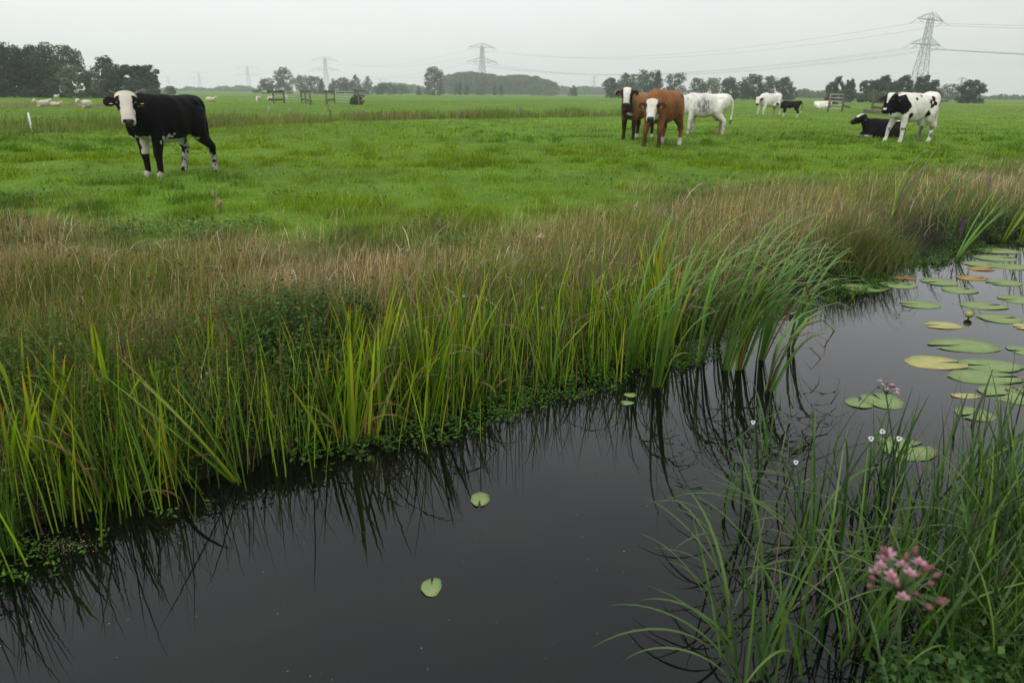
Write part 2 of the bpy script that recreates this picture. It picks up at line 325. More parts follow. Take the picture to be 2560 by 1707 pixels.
# ---- brown rushes and dead grass along the ditch
def rushes(n):
    px=R.uniform(-420,2980,n); py=R.uniform(395,1150,n); x,y=gp(px,py,.42); a=de(x,y); top=yb(x)
    cl=fbm(x*1.1,y*1.1,51,3)
    ok=(a>R.uniform(.12,.9,n))&(y<top+R.normal(-.1,.85,n)+3.4*(cl-.5))&(np.hypot(x,y)<40)&(R.random(n)<.45+1.3*(cl-.25))
    x,y,a,cl=x[ok],y[ok],a[ok],cl[ok]; n=len(x); r=np.hypot(x,y); z=hgt(x,y)
    depth=np.clip((y-ye(x))/np.maximum(yb(x)-ye(x),.5),0,1)
    grn=fbm(x*.7+5,y*.7,52,2)
    pg=np.clip(.26+1.4*(grn-.45)+.45*(1-depth)**1.5,.05,.9); g=R.random(n)<pg
    c=np.where(g[:,None],pick([[.115,.185,.022],[.165,.215,.028],[.08,.14,.018],[.21,.215,.04]],n),
               pick([[.37,.28,.135],[.30,.215,.095],[.46,.37,.21],[.18,.11,.055],[.56,.48,.32],[.31,.24,.09]],n,[.27,.24,.15,.17,.05,.12]))
    left=sm(-1,-4,x); c=c*(1-.12*left[:,None])
    h=R.uniform(.13,.39,n)*(.45+.9*cl)*np.where(depth>.75,.75,1.0)
    az=np.where(R.random(n)<.5,R.normal(.15,.7,n),R.uniform(0,2*np.pi,n))
    b=np.stack([x,y,z-.02],1); le=np.abs(R.normal(.12,.22,n)); cu=np.abs(R.normal(.25,.45,n))
    A=blades(b,h,np.maximum(.0032,r*.00045)*R.uniform(.8,1.4,n),az,le,cu,var(c,.3),S=3,pw=3)
    # dark seed heads on rush stems
    k=R.random(n)<.07; hb=b[k]; hh=h[k]; an=le[k]+cu[k]*.5
    P=hb+np.stack([np.cos(az[k])*np.sin(an),np.sin(az[k])*np.sin(an),np.cos(an)],1)*(hh*R.uniform(.72,.97,k.sum()))[:,None]
    P=np.repeat(P,3,0)+R.normal(0,.011,(3*len(P),3))
    Hd=leaves(P,R.uniform(.016,.034,len(P)),.45,.9,var(pick([[.10,.055,.03],[.17,.10,.05],[.07,.04,.025]],len(P)),.2))
    # long pale dead leaves bent over
    n2=NB(700); px=R.uniform(-100,2700,n2); py=R.uniform(470,760,n2); x,y=gp(px,py,.42); ok=(de(x,y)>.15)&(y<yb(x)+.3); x,y=x[ok],y[ok]; n2=len(x)
    B=blades(np.stack([x,y,hgt(x,y)],1),R.uniform(.25,.58,n2),R.uniform(.005,.011,n2),R.normal(.1,.9,n2),R.uniform(.15,.6,n2),R.uniform(1.1,2.8,n2),var(pick([[.36,.29,.19],[.27,.19,.10],[.45,.40,.30]],n2),.15),S=6,pw=3)
    return [A,Hd,B]
bladeobj('dry_rushes',rushes(NB(270000)),M_rush)
tag(D.objects['dry_rushes'],'brown and olive band of seeding rushes and dead grass behind the reeds','rushes',kind='stuff')
# ---- dark undergrowth leaves along the waterline
def herbs(n):
    k=int(n*.42); x=np.concatenate([R.uniform(-4.2,-1.0,k),R.uniform(-1.2,1.4,k//2),R.uniform(1.2,12,n-k-k//2)]); n=len(x)
    off=R.normal(.12,.27,n)+.75*(vn(x*1.5,x*0+.5,66)-.58); off=np.where(x>1.8,off-.14,off); off=np.where(x<-1.0,off+R.uniform(0,.95,n)*(R.random(n)<.75),off); y=ye(x)+off*1.2; a=de(x,y); cl=fbm(x*2.2,y*2.2,61,3)
    ok=(R.random(n)<sm(.40,.62,cl+.06+.22*((x<-1.0)&(a>-.05)))*np.where((x<.9)&(a<0),.55,1))&(a>-.42)&(a<1.15); x,y,a=x[ok],y[ok],a[ok]; n=len(x)
    g=np.maximum(hgt(x,y),0.0); H=(.05+.20*sm(-.25,.3,a)*(.4+fbm(x*1.4,y*1.4,62,2)))*np.where(x<-1.2,1.25,.9)
    k=7; P=np.repeat(np.stack([x,y,g],1),k,0); t=np.tile(np.linspace(.25,1,k),n); 
    P[:,2]+=t*np.repeat(H,k)*R.uniform(.8,1.15,n*k); P[:,:2]+=R.normal(0,.012,(n*k,2))
    mint=np.repeat(fbm(x*1.1,y*1.1,63,2)>.52,k)
    c=np.where(mint[:,None],pick([[.045,.10,.018],[.07,.14,.022],[.035,.075,.015]],n*k),pick([[.05,.12,.014],[.085,.17,.020],[.035,.085,.011]],n*k))
    s=np.where(mint,R.uniform(.022,.045,n*k),R.uniform(.014,.030,n*k))
    L1=leaves(P,s,.48,.35,var(c,.2))
    S1=blades(np.stack([x,y,g-.02],1),H*1.05,.003,R.uniform(0,6.28,n),.08,.1,var(np.tile([[.05,.08,.02]],(n,1))),S=2,pw=4)
    return [L1,S1]
bladeobj('bank_herbs',herbs(NB(15000)),M_herb)
tag(D.objects['bank_herbs'],'dark leafy mint and cress crowding the far waterline','water plants',kind='stuff')
# lilac mint flower heads
n=26; x=np.concatenate([R.uniform(-3.4,-1.6,14),R.uniform(-.9,.8,12)]); y=ye(x)+R.uniform(.1,.7,n); P=np.stack([x,y,hgt(x,y)+R.uniform(.22,.42,n)],1)
P=np.repeat(P,9,0)+R.normal(0,.009,(n*9,3))
bladeobj('mint_blossom',[leaves(P,R.uniform(.008,.015,len(P)),.7,.9,var(pick([[.42,.36,.48],[.50,.45,.55]],len(P)),.1))],M_herb)
tag(D.objects['mint_blossom'],'tiny pale lilac mint flowers among the dark bank leaves','flowers',kind='stuff')
# ---- sword leaves of iris and sweet flag
REED=[[.215,.335,.018],[.15,.27,.016],[.265,.355,.022],[.085,.17,.016],[.29,.31,.028],[.06,.13,.014]]
def fan(bx,by,bz,nl,h,w,lean0,spread,az0=0,cols=REED,tipp=.5,curve=.12,windy=0,wv=.25):
    """one plant: sword leaves in a flat fan whose plane lies along azimuth az0"""
    u=np.linspace(-1,1,nl) if nl>1 else np.array([0.]); u=u+R.normal(0,.18,nl)
    le=lean0+u*spread; az=np.where(le<0,az0+np.pi,az0)+R.normal(0,.35,nl); cu=np.sign(le+1e-6)*0+np.abs(R.normal(curve,curve*.6,nl))
    if windy: az=R.normal(az0,.35,nl); le=np.abs(le); cu=np.abs(R.normal(windy,.35,nl))
    B=np.stack([bx+u*.022*np.cos(az0)+R.normal(0,.006,nl),by+u*.022*np.sin(az0)+R.normal(0,.006,nl),np.full(nl,bz)],1)
    c=var(pick(cols,nl),.12); tip=c.copy(); m=R.random(nl)<tipp
    tip[m]=pick([[.46,.25,.03],[.34,.14,.025],[.12,.05,.02],[.48,.34,.05]],m.sum()) if m.sum() else tip[m]
    hh=h*R.uniform(1-wv,1+wv*.4,nl)*(1-.25*np.abs(u))
    dead=R.random(nl)<.11; c[dead]=pick([[.24,.15,.06],[.13,.07,.03]],dead.sum()) if dead.sum() else c[dead]; tip[dead]=c[dead]; cu=np.where(dead,cu+R.uniform(.6,1.8,nl),cu)
    return blades(B,hh,w*R.uniform(.75,1.2,nl),az,np.abs(le),cu,c,tip,R.uniform(.55,.9,nl),S=8,pw=5 if not windy else 4,jit=.5,cp=3.0 if windy else 1.6)
def bedplants(n):
    out=[]
    x=np.concatenate([R.uniform(-3.6,1.3,int(n*.97)),R.uniform(1.0,1.3,n-int(n*.97))])
    for X in x:
        cl=vn(X*2.1,3.3,71); o=(R.uniform(-.24,.75) if X>-1.4 else R.uniform(-.16,1.0))
        if R.random()>(.10+1.35*cl**1.4)*(.62 if X<-1.3 else 1): continue
        Y=float(ye(X))+o*1.1; z=max(float(hgt(X,Y)),-.02)
        hh=R.uniform(.42,.92)*(1-.22*max(0,o))*(.86 if X<-1.4 else 1)
        out.append(fan(X,Y,z-.02,R.integers(4,9),hh,R.uniform(.013,.023),R.normal(.06,.17),R.uniform(.10,.42),R.normal(.1,.5)))
    return out
def thin(n):                                    # thin upright stems between them, standing in the water
    x=R.uniform(-3.8,1.3,n); y=ye(x)+R.normal(.02,.22,n); z=np.maximum(hgt(x,y),-.02); 
    return blades(np.stack([x,y,z-.01],1),R.uniform(.3,.75,n),R.uniform(.004,.008,n),R.uniform(0,6.28,n),np.abs(R.normal(.1,.14,n)),R.uniform(0,.35,n),var(pick(REED+[[.10,.13,.03],[.18,.12,.05]],n),.15),S=4,pw=4)
bladeobj('reed_bed',bedplants(NB(320))+[thin(NB(1300))],M_reed)
tag(D.objects['reed_bed'],'dense yellow-green sword leaved reeds lining the far bank','reeds',kind='stuff')
# single plants that stand out from the bed
def plant(name,px,py,label,cat,group,nl,hpx,w,lean0=0,spread=.25,az0=0,cols=REED,z=0,**k):
    X,Y=[float(v) for v in gp(px,py,z)]; d=math.sqrt(X*X+Y*Y+(CZ-z)**2)
    h=hpx*d/F*1.12
    o=bladeobj(name,[fan(X,Y,z-.02,nl,h,w,lean0,spread,az0,cols,**k)],M_reed,None,(X,Y,z)); o.location=(X,Y,z)
    return tag(o,label,cat,group)
GI='iris plants standing in the water at the far bank'
plant('iris_plant',300,1195,'broad leaved iris fan at left behind the short bright one','iris',GI,8,400,.020,-.15,.28)
plant('iris_plant',250,1278,'short bright iris with few leaves standing out in open water at left','iris',GI,5,260,.021,-.12,.24)
plant('iris_plant',105,1185,'tall iris clump near the left picture edge above the floating scum','iris',GI,8,390,.020,-.05,.26)
plant('iris_plant',595,1205,'iris clump whose stiff leaves lean steeply to the left over the water','iris',GI,10,380,.018,-.55,.22)
plant('iris_plant',20,1385,'dark grassy iris tuft in the water at the bottom left bank','iris',GI,10,330,.010,.02,.16,cols=[[.05,.13,.02],[.07,.15,.02]])
plant('iris_plant',925,1045,'upright broad iris at the bank straight behind the nearer of the two round lily pads','iris',GI,7,400,.018,.0,.2)
plant('iris_plant',1010,1050,'spreading iris just right of the upright broad one at mid bank','iris',GI,7,380,.016,.08,.28)
plant('iris_plant',1065,1085,'slender iris standing furthest into the water at mid bank','iris',GI,6,360,.014,.03,.22)
plant('iris_plant',1530,905,'lime green iris just left of the bluish cattails','iris',GI,7,300,.015,.05,.2)
plant('iris_plant',1365,895,'narrow iris tuft at the corner where the bank turns back','iris',GI,8,330,.013,.02,.24)
GC='cattail clumps bowed by the wind'
CAT=[[.115,.235,.035],[.15,.28,.04],[.09,.19,.03],[.19,.31,.04],[.12,.24,.06]]
for i,(px,py,hp,nl,lab) in enumerate([
 (1640,968,470,11,'bluish cattail fan standing furthest forward in the black water'),
 (1570,930,400,9,'leftmost cattail clump of the bowed group'),
 (1715,890,440,12,'cattail clump fourth foot from the left in the bowed group'),
 (1752,905,420,9,'cattail clump fifth foot from the left in the bowed group'),
 (1812,925,430,12,'cattail clump seventh foot from the left in the bowed group'),
 (1850,925,420,12,'cattail clump eighth foot from the left in the bowed group'),
 (1900,900,400,11,'cattail clump third foot from the right in the bowed group'),
 (1922,978,330,6,'slim cattail of the bowed group nearest the viewer on its right side'),
 (1975,868,330,8,'rightmost cattail clump of the bowed group'),
 (1690,850,420,10,'cattail clump at the back of the bowed group, third foot from the left'),
 (1790,860,430,12,'cattail clump at the back of the bowed group, sixth foot from the left')]):
    plant('cattail_clump',px,py,lab,'cattail',GC,nl+3,hp,.021,.10+.012*i,.13,R.normal(.0,.14),CAT,windy=.55+.25*(i%3),tipp=.12)
plant('cattail_clump',2388,648,'small cattail fan alone at the far end of the ditch by the pads','cattail','lone waterside clumps',9,185,.02,.5,.2,0,CAT,tipp=.1,curve=.2)
plant('cattail_clump',2508,602,'yellow based cattail at the far right beyond the lily pads','cattail','lone waterside clumps',8,160,.02,.4,.2,0,REED)
plant('cattail_clump',2548,606,'cattail cut by the right picture edge near the far pads','cattail','lone waterside clumps',7,170,.02,.2,.2,0,REED)
plant('reed_plant',2235,540,'tall lone reed with brown bent tips rising above the right bank','reed',None,11,215,.022,.22,.20,0,CAT+[[.20,.10,.05]],z=.35,windy=.85,tipp=.5)
plant('reed_plant',2330,545,'dark green reed leaning right beside the tall lone reed','reed',None,8,150,.022,.45,.20,0,[[.05,.13,.04],[.06,.14,.03]],z=.3,windy=.6,tipp=.2)
# grassy bulge of green tussock at the water beyond the cattails
x,y=gp(R.normal(2150,55,900),R.normal(655,10,900),.1); n=900
bladeobj('tussock',[blades(np.stack([x,y,np.maximum(hgt(x,y),0)],1),R.uniform(.35,.6,n),.006,R.normal(0,1.2,n),R.uniform(0,.5,n),R.uniform(.2,.9,n),var(pick([[.07,.11,.02],[.12,.13,.03],[.18,.13,.06],[.05,.085,.015]],n),.2),S=4,pw=3)],M_rush)
tag(D.objects['tussock'],'overhanging green-brown sedge tussock between cattails and far lily pads','sedge')
# ---- reeds of the second ditch across the meadow
def ditch2(n):
    t=R.uniform(-30,16,n); o=np.where(R.random(n)<.6,R.normal(-1.6,1.4,n),R.normal(2.2,1.6,n)); x=t; y=np.interp(x,D2[:,0],D2[:,1])+o*1.25; r=np.hypot(x,y)
    cl=fbm(x*.45,y*.45,81,3); fade=sm(15,9,x)
    ok=R.random(n)<sm(.3,.62,cl)*fade*np.where(x<5,1,.5); x,y,cl,r=x[ok],y[ok],cl[ok],r[ok]; n=len(x)
    g=fbm(x*.35+7,y*.35,82,2)+.12
    c=np.where((R.random(n)<g*1.5-.08)[:,None],pick([[.12,.17,.03],[.16,.19,.035],[.09,.14,.025]],n),pick([[.24,.18,.09],[.19,.15,.065],[.26,.22,.10],[.14,.10,.045]],n))
    return blades(np.stack([x,y,hgt(x,y)-.02],1),R.uniform(.2,.6,n)*(.1+1.6*cl),np.maximum(.01,r*.0006),R.normal(.3,1.2,n),np.abs(R.normal(.1,.15,n)),R.uniform(.1,.7,n),var(c,.2),S=3,pw=3)
bladeobj('ditch_reeds',[ditch2(NB(45000))],M_rush)
tag(D.objects['ditch_reeds'],'low reddish and green reed fringe of the second ditch across the pasture','reeds',kind='stuff')
# ================================================================ near bank, right foreground
SEDGE=[[.026,.070,.008],[.048,.112,.012],[.015,.040,.006],[.085,.16,.02]]
def near(n):
    out=[]
    # dense sedge clumps in the water margin
    spots=[(2480,1330,120,55,150),(2380,1420,110,60,120),(2545,1230,70,50,80),(2130,1330,95,70,70),(2250,1290,80,50,60),(2300,1600,150,70,130),(2080,1640,130,60,80),(2520,1600,120,60,120),(1960,1420,80,60,25),(2180,1480,120,70,70),(2440,1190,60,30,36),(1900,1660,60,40,22),(1850,1260,80,60,26),(1960,1180,70,50,22),(2540,1420,60,50,110)]
    for cx,cy,sx_,sy_,k in spots:
        k=max(6,int(k*n*.48)); px=R.normal(cx,sx_,k); py=np.minimum(R.normal(cy,sy_,k),1840)
        x,y=gp(px,py,.0); z=np.maximum(hgt(x,y),-.02); r=np.sqrt(x*x+y*y+3.6)
        out.append(blades(np.stack([x,y,z],1),R.uniform(.28,.70,k),R.uniform(.006,.015,k),R.normal(.9,1.1,k),np.abs(R.normal(.18,.18,k)),np.abs(R.normal(.45,.55,k)),var(pick(SEDGE,k),.28),S=8,pw=3,jit=.9))
    k=int(60*n); px=R.uniform(1780,2500,k); py=R.uniform(1300,1700,k); x,y=gp(px,py,0)     # arching lax leaves
    out.append(blades(np.stack([x,y,np.maximum(hgt(x,y),0)],1),R.uniform(.4,.75,k),R.uniform(.008,.014,k),R.normal(2.7,.7,k),R.uniform(.15,.5,k),R.uniform(1.1,2.3,k),var(pick([[.08,.15,.025],[.11,.18,.035],[.055,.115,.018]],k),.15),S=10,pw=3))
    k=int(110*n); px=R.uniform(1850,2560,k); py=R.uniform(1150,1650,k); x,y=gp(px,py,0)    # dead stems
    out.append(blades(np.stack([x,y,np.maximum(hgt(x,y),0)],1),R.uniform(.25,.6,k),.0035,R.uniform(0,6.28,k),R.uniform(.2,.9,k),R.uniform(0,.6,k),var(pick([[.16,.10,.05],[.09,.06,.03],[.22,.17,.09]],k),.2),S=4,pw=5))
    return out
bladeobj('bank_sedge',near(1.0),M_reed)
tag(D.objects['bank_sedge'],'dark green tangle of sedge and grass on the near bank at right','sedge',kind='stuff')
k=4200; px=R.uniform(2180,2900,k); py=R.uniform(1330,1950,k); x,y=gp(px,py,.12); ok=dn(x,y)>.02; x,y=x[ok],y[ok]; k=len(x)
P=np.stack([x,y,hgt(x,y)+np.abs(R.normal(.05,.05,k))],1)
tf=blades(np.stack([x,y,hgt(x,y)],1),R.uniform(.03,.20,k)*(R.random(k)<.5),R.uniform(.003,.007,k),R.uniform(0,6.28,k),R.uniform(.1,.9,k),R.uniform(.2,1.6,k),var(pick(SEDGE,k),.3),S=3,pw=2)
bladeobj('bank_turf',[leaves(P,R.uniform(.012,.045,k),.6,.4,var(pick([[.04,.09,.02],[.06,.12,.025],[.03,.07,.02]],k),.2)),tf],M_herb)
tag(D.objects['bank_turf'],'mossy turf and tiny leaves on the near bank corner','turf',kind='stuff')
def shaped(name,leafs,label,cat,group=None,mt=None):
    """single plant from hand placed leaves: (base px,py, base z, length m, width, az, lean, curve, colour)"""
    parts=[]; X0=None
    for px,py,z,h,w,az,le,cu,c in leafs:
        X,Y=[float(v) for v in gp(px,py,z)]
        if X0 is None: X0=(X,Y,z)
        parts.append(blades(np.array([[X,Y,z]]),h,w,az,le,cu,np.array([c]),np.array([[.12,.09,.03]]) if R.random()<.3 else None,.93,S=14,pw=3.2,jit=.35))
    o=bladeobj(name,parts,mt or M_reed,None,X0); o.location=X0
    return tag(o,label,cat,group)
G1=(.07,.14,.022); G2=(.10,.18,.035); G3=(.035,.09,.016)
shaped('canary_grass',[(1850,1730,0,.62,.011,2.75,.25,1.9,G1),(1845,1740,0,.50,.011,2.9,.30,2.3,G2),(1835,1735,0,.72,.010,2.2,.32,.35,G3),(1860,1730,0,.52,.009,1.3,.1,.5,G1),(1880,1735,0,.55,.008,.7,.2,.7,G3)],'arching grass with two leaf tips drooping over open water at bottom centre right','grass')
shaped('water_grass',[(2030,1330,0,.62,.012,1.9,.10,.25,G3),(2040,1320,0,.66,.012,.4,.10,2.3,G2),(2050,1330,0,.55,.011,2.6,.2,2.2,G1),(2060,1330,0,.5,.010,.2,.3,.3,G1),(2010,1340,0,.55,.010,2.9,.5,.9,G2)],'long leaved grass whose top folds over in front of the lily pad pair','grass')
shaped('sword_leaf_plant',[(2395,1330,0,.50,.014,1.5,.05,.12,G3),(2420,1330,0,.60,.013,.25,.28,.10,G3),(2400,1340,0,.40,.022,2.3,.15,.5,(.10,.19,.07)),(2440,1330,0,.36,.020,-.4,.35,.6,(.11,.20,.08))],'two stiff dark sword leaves crossing the lily pads at right','iris')
shaped('sedge_spray',[(2560,1240,0,.5,.010,.6,.35,.4,G2),(2530,1230,0,.6,.010,.5,.45,.6,G2),(2500,1250,0,.55,.009,.9,.4,.8,G1)],'pale green sedge spray leaning off the right picture edge','sedge')
# dark broken stalks standing in water in front of the pads
def stalk(name,pts,rad,label,mt,cat):
    P=[tuple(float(v) for v in gp(px,py,0))+(z,) for px,py,z in pts]; o0=P[0]
    m=MB(); m.tube([np.subtract(p,o0) for p in P],rad,6)
    o=m.build(name,mt,None,False,o0); return tag(o,label,cat)
M_dark=plain('wet_dark_stem',(.025,.030,.015),.5)
stalk('dead_stalk',[(1915,985,-.03),(1920,985,.12),(1922,982,.28),(1926,980,.36)],[.006,.007,.008,.002],'dark pointed dead stalk alone in the open water beside the cattails',M_dark,'stalk')
stalk('dead_stalk',[(2430,1065,-.03),(2436,1050,.06),(2446,1040,.16),(2455,1030,.3)],[.010,.009,.006,.002],'dark forked stalk standing in front of the double lily pads',M_dark,'stalk')
stalk('dead_stalk',[(2380,1090,-.03),(2392,1070,.10),(2400,1058,.2)],[.008,.007,.003],'short olive stalk stub left of the forked dark one',M_dark,'stalk')
# ---- flowering rush
M_pet=leafmat('pink_petals',.3,.5,.3); M_bud=plain('flower_buds',(.14,.045,.05),.6,noise=.3,scale=40); M_stem=plain('green_stem',(.06,.10,.03),.5)
def flower(name,base,top,nb,rad,label,pc,open_=.6,ps=.012):
    b=np.array(base); t=np.array(top); e=empty(name,tuple(b),label,'flower','flowering rushes')
    m=MB(); m.tube([np.zeros(3),(t-b)*.5+np.array([.01,0,.02]),t-b],[.004,.0035,.003],6); m.build('stem',M_stem,e,False)
    u=(t-b)
    for i in range(nb):
        a=2.4*i; el=R.uniform(.15,1.2); d=np.array([math.cos(a)*math.cos(el),math.sin(a)*math.cos(el),math.sin(el)])*rad*R.uniform(.7,1.15); p=u+d
        g=MB(); g.tube([u,u+d*.6+np.array([0,0,.004]),p],[.0013,.0012,.0012],5)
        ph=g.build('flower_stalk',M_stem,e,False)
        if R.random()<open_:
            P=[];q=[];cc=[]
            for k in range(6):
                an=k*math.pi/3+R.uniform(-.1,.1); L_=ps*(1.05 if k%2 else .9); up=R.uniform(.25,.6)
                d1=np.array([math.cos(an)*math.cos(up),math.sin(an)*math.cos(up),math.sin(up)]); s1=np.array([-math.sin(an),math.cos(an),0])
                o=len(P); P+=[p,p+d1*L_*.55+s1*L_*.27,p+d1*L_,p+d1*L_*.55-s1*L_*.27]; q.append([o,o+1,o+2,o+3])
                c0=np.array(pc)*R.uniform(.85,1.1); cc+=[c0*np.array([.30,.08,.12]),c0,c0*1.1,c0]
            ob('blossom',npmesh('blossom',np.array(P),[np.array(q)],np.array(cc),M_pet),ph)
        else:
            g=MB(); g.tube([p-d*.06,p,p+d*.12,p+d*.2],[.002,.0045,.0045,.0008],7); g.build('bud',M_bud,ph,False)
x,y=[float(v) for v in gp(2230,1790,.05)]
def pz(px,py,dist):                             # point on a bearing at a given distance
    d=np.array(ray(px,py)); d=d/np.linalg.norm(d); return d*dist+np.array([0,0,CZ])
flower('flowering_rush',(x,y,.02),pz(2248,1482,1.55),30,.070,'large pink flowering rush head close to the lens at bottom right',(.54,.29,.36),.36,.015)
p=pz(2215,985,3.1); x,y=[float(v) for v in gp(2235,1230,0)]; flower('flowering_rush',(x,y,0),p,12,.05,'small pale pink flowering rush above the lily pad pair',(.60,.38,.42),.45,.014)
p=pz(2562,990,2.7); x,y=[float(v) for v in gp(2590,1260,0)]; flower('flowering_rush',(x,y,0),p,10,.05,'dull pink flowering rush cut by the right picture edge',(.40,.14,.18),.35,.014)
# ---- small white arrowhead flowers
M_wp=plain('white_petals',(.55,.56,.59),.6); M_pc=plain('purple_centre',(.05,.015,.04),.6)
for px,py,dst,bx,by,lab in [(1883,1055,3.2,1895,1190,'white arrowhead flower furthest left over the reed reflections'),(1990,1155,3.0,2000,1260,'small half shut white arrowhead flower low over dark water'),(2178,1096,2.9,2170,1230,'white arrowhead flower seen edge on left of the pad'),(2206,1078,2.9,2200,1230,'white arrowhead flower topmost beside the insect eaten pad'),(2248,1096,2.85,2240,1240,'round white arrowhead flower with dark eye above the insect eaten pad')]:
    p=pz(px,py,dst); x,y=[float(v) for v in gp(bx,by,0)]; b=np.array([x,y,0]); e=empty('arrowhead_flower',tuple(b),lab,'flower','white arrowhead flowers')
    MB().tube([np.zeros(3),(p-b)*.5+np.array([0,0,.02]),p-b],[.003,.0025,.0015],6).build('stem',M_stem,e,False)
    m=MB(); c=p-b; vw=np.array([0,0,CZ])-p; vw/=np.linalg.norm(vw); s=np.cross([0,0,1],vw); s/=np.linalg.norm(s); u=np.cross(vw,s)
    an=np.linspace(0,2*np.pi,18,endpoint=False); rr=.0085*(1+.16*np.cos(3*an+px))
    m.add(np.vstack([[c+vw*.001],c+np.cos(an)[:,None]*rr[:,None]*s+np.sin(an)[:,None]*rr[:,None]*u+vw*.003]),[np.array([[0,q+1,(q+1)%18+1] for q in range(18)])])
    m.build('petals',M_wp,e,False)
    MB().tube([c-vw*.001,c+vw*.002,c+vw*.005],[.0035,.004,.001],8).build('flower_centre',M_pc,e,False)
# ---- lily pads
def padmat(name,c1,c2,sc=9):
    m,nt,b,o=mat(name); N=nt.nodes; L=nt.links; tc=N.new('ShaderNodeTexCoord'); n=N.new('ShaderNodeTexNoise'); n.inputs['Scale'].default_value=sc; n.inputs['Detail'].default_value=5; n.inputs['Roughness'].default_value=.65
    r=N.new('ShaderNodeValToRGB'); r.color_ramp.elements[0].position=.40; r.color_ramp.elements[1].position=.66; r.color_ramp.elements[0].color=(*c1,1); r.color_ramp.elements[1].color=(*c2,1)
    L.new(tc.outputs['Object'],n.inputs['Vector']); L.new(n.outputs[0],r.inputs[0])
    n2=N.new('ShaderNodeTexNoise'); n2.inputs['Scale'].default_value=42; n2.inputs['Detail'].default_value=2; L.new(tc.outputs['Object'],n2.inputs['Vector'])
    r2=N.new('ShaderNodeValToRGB'); r2.color_ramp.elements[0].position=.27; r2.color_ramp.elements[1].position=.31; r2.color_ramp.elements[0].color=(.35,.3,.2,1); L.new(n2.outputs[0],r2.inputs[0])
    mx=N.new('ShaderNodeMix'); mx.data_type='RGBA'; mx.blend_type='MULTIPLY'; mx.inputs[0].default_value=1; L.new(r.outputs[0],mx.inputs[6]); L.new(r2.outputs[0],mx.inputs[7]); L.new(mx.outputs[2],b.inputs['Base Color'])
    b.inputs['Roughness'].default_value=.6; b.inputs['Specular IOR Level'].default_value=.22
    return m
PG=padmat('lily_pad_green',(.13,.19,.065),(.185,.225,.085)); PY=padmat('lily_pad_yellowing',(.36,.30,.11),(.22,.26,.09)); PO=padmat('lily_pad_rotting',(.32,.18,.04),(.16,.09,.03)); PD=padmat('lily_pad_dark',(.10,.17,.045),(.14,.21,.07))
PADS=[(1200,1249,23,17,PG,-90,'round green lily pad floating under the reed reflections, notch towards the viewer'),(1079,1468,24,24,PG,95,'round green lily pad with worm holes alone on open dark water'),
(1575,988,16,5,PG,0,'tiny oval lily pad upper one of two beside the cattail reflection'),(1569,1008,16,5,PG,180,'tiny oval lily pad lower one of two beside the cattail reflection'),
(2162,720,50,10,PD,180,'dark green lily pad touching the cress at the cattails'),(2246,713,38,9,PG,10,'lily pad just right of the dark green one by the cress'),(2346,705,37,10,PG,200,'lily pad left of the overlapping far group, above a floating leaf scrap'),(2398,726,35,9,PG,20,'lily pad just below and right of the one above the leaf scrap'),
(2299,762,42,10,PG,170,'lily pad lying over the tussock reflection'),(2459,765,46,10,PG,15,'long lily pad above the yellow bud, slanting right'),(2500,797,42,12,PG,10,'lily pad right of the yellow bud'),(2358,814,40,9,PY,180,'sunken pale yellow lily pad left of the yellow bud'),
(2410,864,70,18,PG,190,'large green lily pad above the yellow-brown one'),(2339,907,64,17,PY,0,'large yellow-brown dying lily pad'),(2478,914,64,16,PG,180,'lily pad at the back of the overlapping pair at right'),(2461,943,74,18,PG,0,'lily pad at the front of the overlapping pair at right'),
(2528,986,58,25,PG,200,'big lily pad with yellow rim at the right picture edge'),(2436,1036,37,18,PG,200,'round lily pad beneath the crossing sword leaves'),(2413,990,30,4,PY,0,'half sunk narrow lily pad under the forked stalk'),(2205,1002,43,20,PG,100,'larger lily pad behind the small pink flower'),(2146,1008,28,13,PG,60,'smaller lily pad left of the pink flower pad'),
(2266,1122,56,30,PG,20,'insect eaten lily pad among the near grass blades'),(2494,628,42,7,PG,180,'farthest lily pad at the end of the ditch'),(2488,646,43,8,PG,0,'lily pad second from the end of the ditch'),(2459,661,42,8,PG,10,'lily pad third from the end of the ditch, left of its neighbour'),(2524,667,40,8,PG,190,'lily pad overlapping the third far one on its right'),
(2452,673,27,5,PO,0,'orange rotting lily pad under the far group'),(2429,696,32,6,PO,0,'brown and orange lily pad below the far group'),(2509,707,34,8,PG,190,'lone lily pad below the far overlapping group'),(2548,750,38,11,PG,180,'lily pad at the right edge above the long slanting one'),(2558,878,26,14,PG,180,'lily pad cut by the right edge beside the large green one'),(2563,818,22,9,PY,180,'yellowish lily pad sliver at the right edge level with the bud'),
(2262,695,25,5,PO,0,'small rust coloured sunken leaf pad by the cress')]
